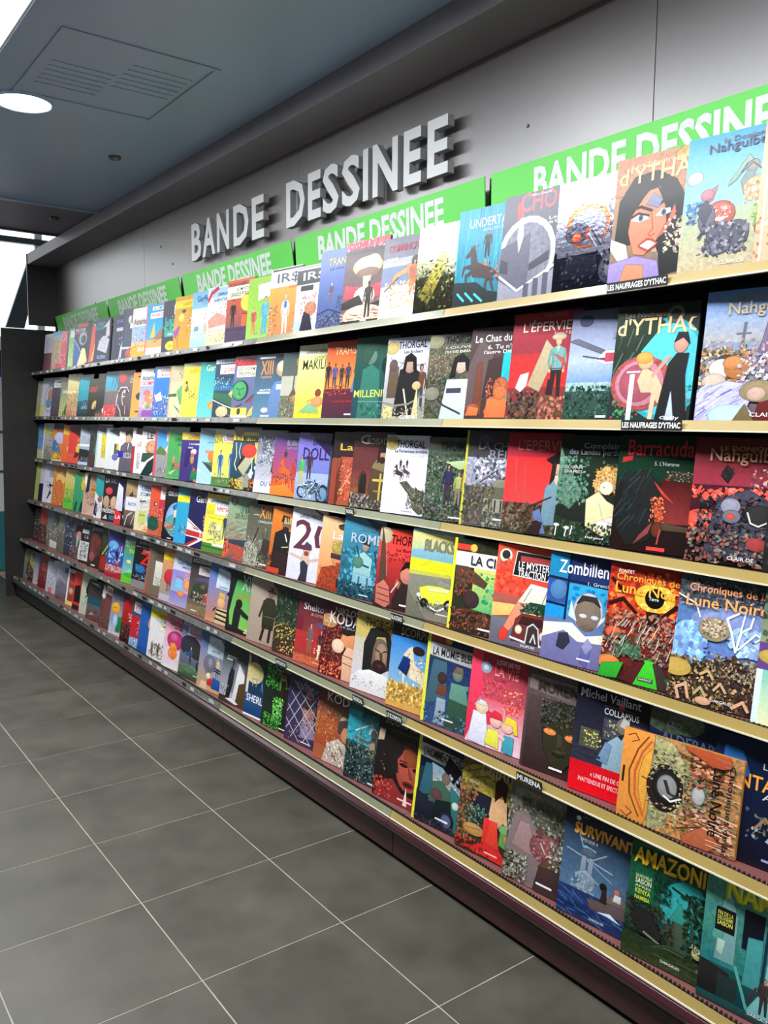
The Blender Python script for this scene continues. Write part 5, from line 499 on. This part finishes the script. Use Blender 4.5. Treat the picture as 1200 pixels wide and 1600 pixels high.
for k, (z, h_, m_) in enumerate(((1.75, .12, M_WHITEP), (1.87, .09, M_BLUE), (1.96, .16, M_BACK), (2.12, .13, M_WHITEP))):
    tag(box('storage_box', -9.2, 1.3, z + .0005, -8.55, 2.5, z + h_, m_, None, .004), ('flat white box lowest on the far cabinet', 'flat blue box in the stack on the far cabinet', 'black box above the blue one on the far cabinet', 'white box topping the stack on the far cabinet')[k], 'box', 'boxes stacked on the far cabinet')

# ---------------------------------------------------------------- the shelving
sh = empty('display_shelving', ((X_END + X_NEAR) / 2, 1.9, 0)); tag(sh, 'long black book display shelving with six tiers, maroon trays and cream price rails', 'shelving')
sh.location = (0, 0, 0)
# end panel at the far end
extrude_x('end_panel', [(1.600, 0), (Y_WALL, 0), (Y_WALL, 2.226), (1.644, 2.226)], X_END - .018, X_END, M_BLACK, sh)
boxes('back_panel', [(X_END, Y_WALL - .008, 0.02, X_NEAR, Y_WALL - .001, 2.16)], M_BACK, sh)
for x in JX[:-1] + [0.44]:
    boxes('upright', [(x - .012, Y_WALL - .028, 0.02, x + .012, Y_WALL - .009, 2.33)], M_BACK, sh)
lean = math.radians(11.3)
for r in range(1, 7):
    for b in range(6):
        x0, x1 = JX[b] + .0012, JX[b + 1] - .0012
        yf, zs, zr = YF[r], ZS[r], ZR[r]
        boxes('shelf', [(x0, yf + .012, zs - .012, x1, Y_WALL - .042, zs)], M_BACK, sh)
        if r >= 4: boxes('tray_liner', [(x0, yf + .014, zs, x1, yf + .135, zs + .0012)], M_TRAY, sh)
        hb = .20 if r == 1 else .27
        y0 = yf + (.080, .080, .080, .14, .155, .165)[r - 1]; dy = hb * math.tan(lean)
        extrude_x('backrest', [(y0, zs), (y0 + .006, zs), (y0 + dy + .006, zs + hb), (y0 + dy, zs + hb)], x0, x1, M_BACK, sh)
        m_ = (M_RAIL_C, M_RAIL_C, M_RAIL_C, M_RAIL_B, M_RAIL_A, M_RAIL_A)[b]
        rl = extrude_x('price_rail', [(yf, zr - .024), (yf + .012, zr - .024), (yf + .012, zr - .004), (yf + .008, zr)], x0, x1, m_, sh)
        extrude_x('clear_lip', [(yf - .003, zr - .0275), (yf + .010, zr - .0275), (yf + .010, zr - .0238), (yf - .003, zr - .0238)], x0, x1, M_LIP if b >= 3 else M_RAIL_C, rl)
        if r >= 4 and b >= 2:       # comb of dividing slots behind the rail
            bl = []
            n = int((x1 - x0) / .012)
            for k in range(n):
                xx = x0 + (k + .5) * (x1 - x0) / n; bl.append((xx - .0025, yf + .0125, zs, xx + .0025, yf + .022, zr + .0006))
            tag(boxes('divider_comb', bl, M_BACK, sh), kind='stuff')
        # paper price labels along the far rails
        if b < 3:
            rnd = random.Random(r * 10 + b); xx = x0 + .03
            while xx < x1 - .08:
                w = rnd.uniform(.03, .07)
                if rnd.random() < .72:
                    boxes('price_label', [(xx, yf - .0012, zr - .021, xx + w, yf - .0002, zr - .005)], M_TAGW if rnd.random() < .75 else M_TAGB, rl)
                xx += w + rnd.uniform(.03, .12)
# plinth
for b in range(6):
    x0, x1 = JX[b] + .0015, JX[b + 1] - .0015
    pr = [(1.672, .016), (1.69, .016), (1.69, .150), (1.665, .150), (1.650, .146), (1.642, .136), (1.641, .128), (1.645, .121), (1.655, .118), (1.655, .110), (1.660, .106), (1.666, .104), (1.668, .098), (1.672, .094)]
    extrude_x('plinth_board', pr, x0, x1, M_MAROON_G if b >= 2 else M_BLACK, sh)
    boxes('kick_face', [(x0 + .0005, 1.6705, .018, x1 - .0005, 1.6719, .092)], M_MAROON if b >= 1 else M_BLACK, sh)
boxes('floor_channel', [(X_END + .01, 1.69, 0, X_NEAR, 1.72, .03)], M_BACK, sh)

# ---------------------------------------------------------------- green header signs + wall letters
TXT = set([('BANDE DESSINEE', .035)])
for ch in 'BANDESI': TXT.add((ch, .028))
RL = [  # printed title labels standing on the rails: row, x0, x1, text, label
    (1, -1.505, -1.315, "LES NAUFRAGES D'YTHAC", 'black strip label with white capitals on the top rail'),
    (2, -1.44, -1.255, "LES NAUFRAGES D'YTHAC", 'black strip label with white capitals on the second rail')]
TAGS = RL + [(4, -2.36, -2.29, 'BLACKSAD', 'small black title label below the yellow convertible album'), (5, -2.29, -2.20, 'LE SCORPION', 'small black title label below the rearing white horse album'),
    (5, -2.50, -2.43, 'THORGAL', 'small black title label below the bearded man portrait album'), (3, -2.76, -2.70, 'THORGAL', 'small black title label below the white two horsemen album'),
    (5, -1.655, -1.555, 'MURENA', 'black title label below the bronze head album'), (5, -3.08, -2.99, 'WAYNE SHELTON', 'small black title label below the red two women album')]
for t in TAGS: TXT.add((t[3], .03))
SIGNS = [(-7.32, -6.07, 12), (-6.03, -4.78, 11), (-4.724, -3.477, 8), (-3.437, -2.179, 3), (-2.145, -0.89, 1), (-0.85, 0.40, 1)]

# ---------------------------------------------------------------- cover artwork language
def sh(c, k): return (c[0] * k, c[1] * k, c[2] * k, c[3])
class Art:
    def __init__(s, name, w, h):
        s.w, s.h, s.name = w, h, name; s.v = []; s.f = []; s.c = []; s.k = 0; s.T = []; s.rnd = random.Random(name)
        s.foil = False
    def poly(s, pts, cols):
        pts = s.clip(pts) if any(p[0] < 0 or p[0] > 100 or p[1] < 0 or p[1] > 100 for p in pts) else pts
        if len(pts) < 3: return
        if not isinstance(cols, list) or len(cols) != len(pts): cols = [cols[0] if isinstance(cols, list) else cols] * len(pts)
        y = -0.0002 - 0.000006 * s.k; s.k += 1
        n = len(s.v)
        for (u, v) in pts: s.v.append((u / 100 * s.w, y, v / 100 * s.h))
        s.f.append(tuple(range(n, n + len(pts)))); s.c.append(cols)
    def clip(s, pts):
        for ax, lim, sg in ((0, 0, 1), (0, 100, -1), (1, 0, 1), (1, 100, -1)):
            out = []
            for i in range(len(pts)):
                a, b = pts[i - 1], pts[i]; ia = sg * (a[ax] - lim) >= 0; ib = sg * (b[ax] - lim) >= 0
                if ia != ib:
                    t = (lim - a[ax]) / (b[ax] - a[ax]); out.append((a[0] + t * (b[0] - a[0]), a[1] + t * (b[1] - a[1])))
                if ib: out.append(b)
            pts = out
            if not pts: return []
        return pts
    def ell(s, cx, cy, rx, ry, c, n=20):
        P = lambda k, ox=0, oy=0: [(cx + ox + rx * k * math.cos(2 * math.pi * i / n), cy + oy + ry * k * math.sin(2 * math.pi * i / n)) for i in range(n)]
        if 3 <= rx < 30: s.poly([(a + .0, b) for a, b in P(1 + .7 / rx)], sh(c, .38))
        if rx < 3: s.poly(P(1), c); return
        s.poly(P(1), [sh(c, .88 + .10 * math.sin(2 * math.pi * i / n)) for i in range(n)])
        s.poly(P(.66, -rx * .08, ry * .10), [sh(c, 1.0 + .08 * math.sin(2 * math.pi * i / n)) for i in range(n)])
    def line(s, c, w, p):
        for a, b in zip(p, p[1:]):
            dx, dy = (b[0] - a[0]) * .75, b[1] - a[1]; L = math.hypot(dx, dy) or 1
            nx, ny = -dy / L * w / 2 / .75, dx / L * w / 2; ex, ey = dx / L * w * .3 / .75, dy / L * w * .3
            s.poly([(a[0] + nx - ex, a[1] + ny - ey), (a[0] - nx - ex, a[1] - ny - ey), (b[0] - nx + ex, b[1] - ny + ey), (b[0] + nx + ex, b[1] + ny + ey)], c)
    def run(s, ops):
        for op in ops.split(';'):
            t = op.split(' '); k = t[0]
            if k == 'S': s.foil = True; continue
            if k == 'g':
                a, b = hexc(t[1]), hexc(t[2]); s.poly([(0, 0), (100, 0), (100, 100), (0, 100)], [a, a, b, b]); continue
            if k == 'g2' or k == 'r':
                x0, y0, x1, y1 = map(float, t[1:5]); a = hexc(t[5]); b = hexc(t[6]) if len(t) > 6 and k == 'g2' else a
                s.poly([(x0, y0), (x1, y0), (x1, y1), (x0, y1)], [a, a, b, b]); continue
            if k == 'e':
                s.ell(*map(float, t[1:5]), hexc(t[5])); continue
            if k == 'p':
                n = [float(q) for q in t[2:]]; pp = list(zip(n[::2], n[1::2])); c = hexc(t[1])
                y0, y1 = min(q[1] for q in pp), max(q[1] for q in pp)
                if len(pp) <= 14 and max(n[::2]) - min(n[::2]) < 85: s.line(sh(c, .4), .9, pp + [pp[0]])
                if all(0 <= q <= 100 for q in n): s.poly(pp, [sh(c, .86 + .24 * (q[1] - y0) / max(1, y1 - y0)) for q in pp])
                else: s.poly(pp, c)
                continue
            if k == 'l':
                n = [float(q) for q in t[3:]]; s.line(hexc(t[1]), float(t[2]) * .8, list(zip(n[::2], n[1::2]))); continue
            if k == 's':
                x0, y0, x1, y1 = map(float, t[1:5]); z = float(t[6]) * .36; pal = t[7].split(',')
                for _ in range(min(620, int(float(t[5]) * 3.2))):
                    cx, cy = s.rnd.uniform(x0, x1), s.rnd.uniform(y0, y1); a0 = s.rnd.uniform(0, 6.3); el = s.rnd.uniform(.35, 1)
                    q = []
                    for i in range(7):
                        an = i * 6.283 / 7; rr = z * s.rnd.uniform(.45, 1.05) * s.rnd.uniform(.7, 1)
                        dx, dy = rr * math.cos(an), rr * el * math.sin(an)
                        q.append((cx + (dx * math.cos(a0) - dy * math.sin(a0)), cy + (dx * math.sin(a0) + dy * math.cos(a0)) * .75))
                    c = list(hexc(s.rnd.choice(pal))); f = s.rnd.uniform(.75, 1.2); s.poly(q, (c[0] * f, c[1] * f, c[2] * f, .3))
                continue
            if k == 'k':
                x0, y0, x1, y1 = map(float, t[1:5]); L = float(t[6]); pal = t[7].split(','); ang = math.radians(float(t[8])) if len(t) > 8 else 0
                for _ in range(int(t[5])):
                    cx, cy = s.rnd.uniform(x0, x1), s.rnd.uniform(y0, y1); a = ang + s.rnd.uniform(-.25, .25); l = L * s.rnd.uniform(.3, .6)
                    s.line(hexc(s.rnd.choice(pal)), s.rnd.uniform(.35, 1.0), [(cx - l * math.cos(a), cy - l * math.sin(a)), (cx + l * math.cos(a), cy + l * math.sin(a))])
                continue
            if k == 'm':
                cx, y0, h = map(float, t[1:4]); top, leg, sk, ha = (hexc(q) for q in t[4:8]); u = 1.333 * h
                s.poly([(cx - .10 * u, y0), (cx - .04 * u, y0), (cx - .0 * u, y0 + .42 * h), (cx, y0 + .5 * h), (cx - .105 * u, y0 + .5 * h)], leg)
                s.poly([(cx + .05 * u, y0 + .01 * h), (cx + .11 * u, y0 + .01 * h), (cx + .10 * u, y0 + .5 * h), (cx - .01 * u, y0 + .5 * h), (cx - .0 * u, y0 + .42 * h)], leg)
                s.poly([(cx - .09 * u, y0 + .46 * h), (cx + .09 * u, y0 + .46 * h), (cx + .11 * u, y0 + .66 * h), (cx + .14 * u, y0 + .80 * h), (cx + .04 * u, y0 + .845 * h), (cx - .04 * u, y0 + .845 * h), (cx - .14 * u, y0 + .80 * h), (cx - .11 * u, y0 + .66 * h)], top)
                for sg in (-1, 1):
                    s.poly([(cx + sg * .10 * u, y0 + .81 * h), (cx + sg * .15 * u, y0 + .79 * h), (cx + sg * .185 * u, y0 + .60 * h), (cx + sg * .15 * u, y0 + .45 * h), (cx + sg * .12 * u, y0 + .46 * h), (cx + sg * .135 * u, y0 + .61 * h)], tuple(q * .8 for q in top[:3]) + (top[3],))
                    s.ell(cx + sg * .135 * u, y0 + .44 * h, .022 * u, .028 * h, sk, 8)
                s.line(sh(leg, .5), .8, [(cx - .095 * u, y0 + .48 * h), (cx + .095 * u, y0 + .48 * h)]); s.line(sh(top, .6), .5, [(cx, y0 + .5 * h), (cx + .005 * u, y0 + .8 * h)])
                s.poly([(cx - .085 * u, y0 + .50 * h), (cx - .05 * u, y0 + .50 * h), (cx - .07 * u, y0 + .76 * h), (cx - .11 * u, y0 + .74 * h)], sh(top, .7)); s.poly([(cx - .04 * u, y0 + .845 * h), (cx + .04 * u, y0 + .845 * h), (cx, y0 + .74 * h)], sh(top, 1.5))
                s.poly([(cx - .025 * u, y0 + .82 * h), (cx + .025 * u, y0 + .82 * h), (cx + .025 * u, y0 + .88 * h), (cx - .025 * u, y0 + .88 * h)], sk)
                s.ell(cx, y0 + .93 * h, .05 * u, .068 * h, ha, 12); s.ell(cx + .006 * u, y0 + .915 * h, .038 * u, .052 * h, sk, 12)
                for dx in (-.012, .022): s.ell(cx + dx * u, y0 + .922 * h, .005 * u, .006 * h, (.02, .015, .012, .05), 6)
                s.line((.2, .03, .02, .05), .4, [(cx - .008 * u, y0 + .893 * h), (cx + .018 * u, y0 + .893 * h)])
                continue
            if k == 'h':
                cx, y0, h = map(float, t[1:4]); c = hexc(t[4]); u = 1.333 * h; P = lambda *q: s.poly([(cx + a * u, y0 + b * h) for a, b in q], c)
                P((-.22, .34), (.02, .30), (.22, .26), (.30, .36), (.26, .48), (.06, .56), (-.10, .62), (-.22, .52))
                P((-.22, .46), (-.10, .62), (-.16, .84), (-.20, .96), (-.28, .92), (-.42, .76), (-.38, .72), (-.28, .76), (-.27, .64))
                P((-.22, .48), (-.40, .52), (-.44, .38), (-.48, .36), (-.46, .58), (-.24, .60)); P((-.20, .40), (-.34, .34), (-.33, .18), (-.37, .17), (-.40, .40), (-.22, .50))
                P((.14, .34), (.10, .16), (.14, .0), (.19, .0), (.17, .16), (.24, .32)); P((.22, .36), (.24, .18), (.32, .02), (.37, .02), (.31, .18), (.31, .38))
                P((.28, .46), (.40, .40), (.46, .20), (.42, .20), (.34, .34), (.28, .38))
                continue
            if k == 't':
                s.T.append((float(t[1]), float(t[2]), float(t[3]) * (.88 if float(t[1]) + float(t[3]) > 80 else .97), float(t[4]), hexc(t[5])[:3] + (.05,), ' '.join(t[6:]))); continue
            if k == 'w':
                s.T.append((float(t[1]), float(t[2]), float(t[3]), float(t[4]), hexc(t[5])[:3] + (.05,), ' '.join(t[6:]), 1)); continue
            raise ValueError(op)
    def build(s, parent, tm):
        def mk(name, v, f, c, mat):
            o = mesh_obj(name, v, f, mat, parent); ca = o.data.color_attributes.new('Ink', 'FLOAT_COLOR', 'CORNER')
            flat = [x for cc in c for q in cc for x in q]; ca.data.foreach_set('color', flat); return o
        m = M_FOIL if s.foil else M_PRINT
        mk('front_print', s.v, s.f, s.c, m)
        v, f, c = [], [], []
        y = -0.0002 - 0.000006 * (s.k + 4)
        for i, (x, yb, w, h, col, txt, *vert) in enumerate(s.T):
            tv, tf = tm[(txt, .01)]; yy = y - .00002 * i; n = len(v)
            if vert:                                                 # runs downwards, letter tops to the right
                v += [((x + b * h) / 100 * s.w, yy, (yb - a * w) / 100 * s.h) for a, b in tv]
                f += [tuple(q_ + n for q_ in q) for q in tf]; c += [[col] * len(q) for q in tf]; continue
            v += [((x + a * w) / 100 * s.w, yy, (yb + b * h) / 100 * s.h) for a, b in tv]
            for q in tf:
                if max((x + tv[k][0] * w) for k in q) <= 99.5: f.append(tuple(k + n for k in q)); c.append([col] * len(q))
        if f: mk('title_lettering', v, f, c, M_PRINT)

def album(x, y, z, rx, yw, h, w, th, label, ops, arts):
    e = empty('comic_album', (x, y, z), (rx, 0, yw))
    tag(e, label, 'book', None)
    a = Art(label, w, h); a.run(ops); arts.append((e, a, th))
    return e

def dress(e, a, th, tm):
    w, h = a.w, a.h; col = a.c[0][0]; dk = tuple(q * .8 for q in col[:3]) + (.1,)
    v, f = [], []
    for b in ((.004, 0, 0, w, .0022, h), (.004, th - .0022, 0, w, th, h)):
        n = len(v); v += boxv(*b); f += [tuple(i + n for i in q) for q in BF]
    n = len(v)                                                       # rounded spine
    pr = [(.004, 0), (.0015, .0012), (0, th * .35), (0, th * .65), (.0015, th - .0012), (.004, th)]
    v += [(p, q, 0) for p, q in pr] + [(p, q, h) for p, q in pr]
    f += [(n + i, n + 6 + i, n + 7 + i, n + i + 1) for i in range(5)]
    o = mesh_obj('cover', v, f, M_PRINT, e); ca = o.data.color_attributes.new('Ink', 'FLOAT_COLOR', 'CORNER')
    ca.data.foreach_set('color', list(dk) * len(o.data.loops))
    box('page_block', .003, .0022, .002, w - .003, th - .0022, h - .003, M_PAGE, e)
    a.build(e, tm)

# ---------------------------------------------------------------- the albums
ROWN = {1: 'on the top shelf', 2: 'on the second shelf', 3: 'on the third shelf', 4: 'on the fourth shelf', 5: 'on the fifth shelf', 6: 'on the bottom shelf'}
arts = []; seen = set()
for ln in BOOKS.strip().split('\n'):
    pos, desc, ops = ln.split('|', 2); row, x, y, h, lean_d = pos.split(' '); row = int(row); h = float(h)
    label = desc + ' ' + ROWN[row]; assert label not in seen, label; seen.add(label)
    e = album(float(x), float(y), ZS[row] + .0036, -math.radians(float(lean_d)), math.radians(YAW), h, h * .765, .010, label, ops, arts)
    e['group'] = 'comic albums shown face out ' + ROWN[row]
# the album turned on its side, lying in front of two others on the fifth shelf
hs, ws = .315, .235
e = album(SIDE[0], SIDE[1], ZS[5] + .0036, -math.radians(8), math.radians(YAW), ws, hs, .010, 'copper album turned sideways in front of two dark ones, fifth shelf', SIDE_OPS, arts)
e['group'] = 'comic albums shown face out on the fifth shelf'
for _, a, _t in arts:
    for t in a.T: TXT.add((t[5], .01))
tm = text_meshes(TXT)
for e, a, th in arts: dress(e, a, th, tm)

# signs
def lettering(name, txt, bold, x0, z0, w, h, y, mat, parent, depth=0.0, side=None):
    tv, tf = tm[(txt, bold)]
    v = [(x0 + a * w, y, z0 + b * h) for a, b in tv]
    if not depth: return mesh_obj(name, v, tf, mat, parent)
    me = bpy.data.meshes.new(name); bm = bmesh.new()
    bv = [bm.verts.new(q) for q in v]
    fs = [bm.faces.new([bv[i] for i in q]) for q in tf if len(set(q)) > 2]
    bmesh.ops.remove_doubles(bm, verts=bm.verts, dist=1e-5)
    ex = bmesh.ops.extrude_face_region(bm, geom=bm.faces[:])
    bmesh.ops.translate(bm, verts=[g for g in ex['geom'] if isinstance(g, bmesh.types.BMVert)], vec=(0, depth, 0))
    bmesh.ops.recalc_face_normals(bm, faces=bm.faces)
    for fc_ in bm.faces:
        fc_.material_index = 0 if (abs(fc_.normal.y) > .5 and fc_.calc_center_median().y < y + depth * .5) else 1
    bm.to_mesh(me); bm.free(); me.materials.append(mat); me.materials.append(side)
    o = bpy.data.objects.new(name, me); COL.objects.link(o); o.parent = parent
    return o
ORD = ['at the far end', 'second from the far end', 'third from the far end', 'below the large word DESSINEE', 'above the near albums, cut off at right', 'just outside the picture at right']
for k, (x0, x1, ld) in enumerate(SIGNS):
    e = empty('header_sign', (x0, 2.03, 2.326), (-math.radians(-ld), 0, 0))
    tag(e, 'bright green BANDE DESSINEE header sign ' + ORD[k], 'sign', 'green header signs along the wall')
    box('board', 0, 0, -.140, x1 - x0, .004, 0, M_GREEN, e)
    lettering('lettering', 'BANDE DESSINEE', .035, .195, -.126, .85, .104, -.0008, M_WHITE, e)
wl = empty('wall_lettering', (0, 0, 0)); tag(wl, 'large raised white capitals spelling BANDE DESSINEE on the grey wall', 'sign')
for ch, (x, w_) in zip('BANDEDESSINEE', [(-4.613, 0.128), (-4.469, 0.162), (-4.283, 0.144), (-4.088, 0.169), (-3.884, 0.125), (-3.542, 0.166), (-3.348, 0.107), (-3.225, 0.127), (-3.074, 0.133), (-2.918, 0.036), (-2.851, 0.166), (-2.648, 0.106), (-2.505, 0.116)]):
    lettering('letter', ch, .028, x, 2.390, w_, .203, 2.045, M_WHITE, wl, .030, M_LETSIDE)
for r, x0, x1, txt, lab in TAGS:
    yf, zr = YF[r], ZR[r]
    e = empty('title_label', (x0, yf - .003, zr - .026)); tag(e, lab, 'label', 'black title labels on the rails')
    box('backing', 0, -.001, 0, x1 - x0, 0, .026, M_TAGB, e); lettering('lettering', txt, .03, .004, .005, x1 - x0 - .008, .016, -.0016, M_WHITE, e)
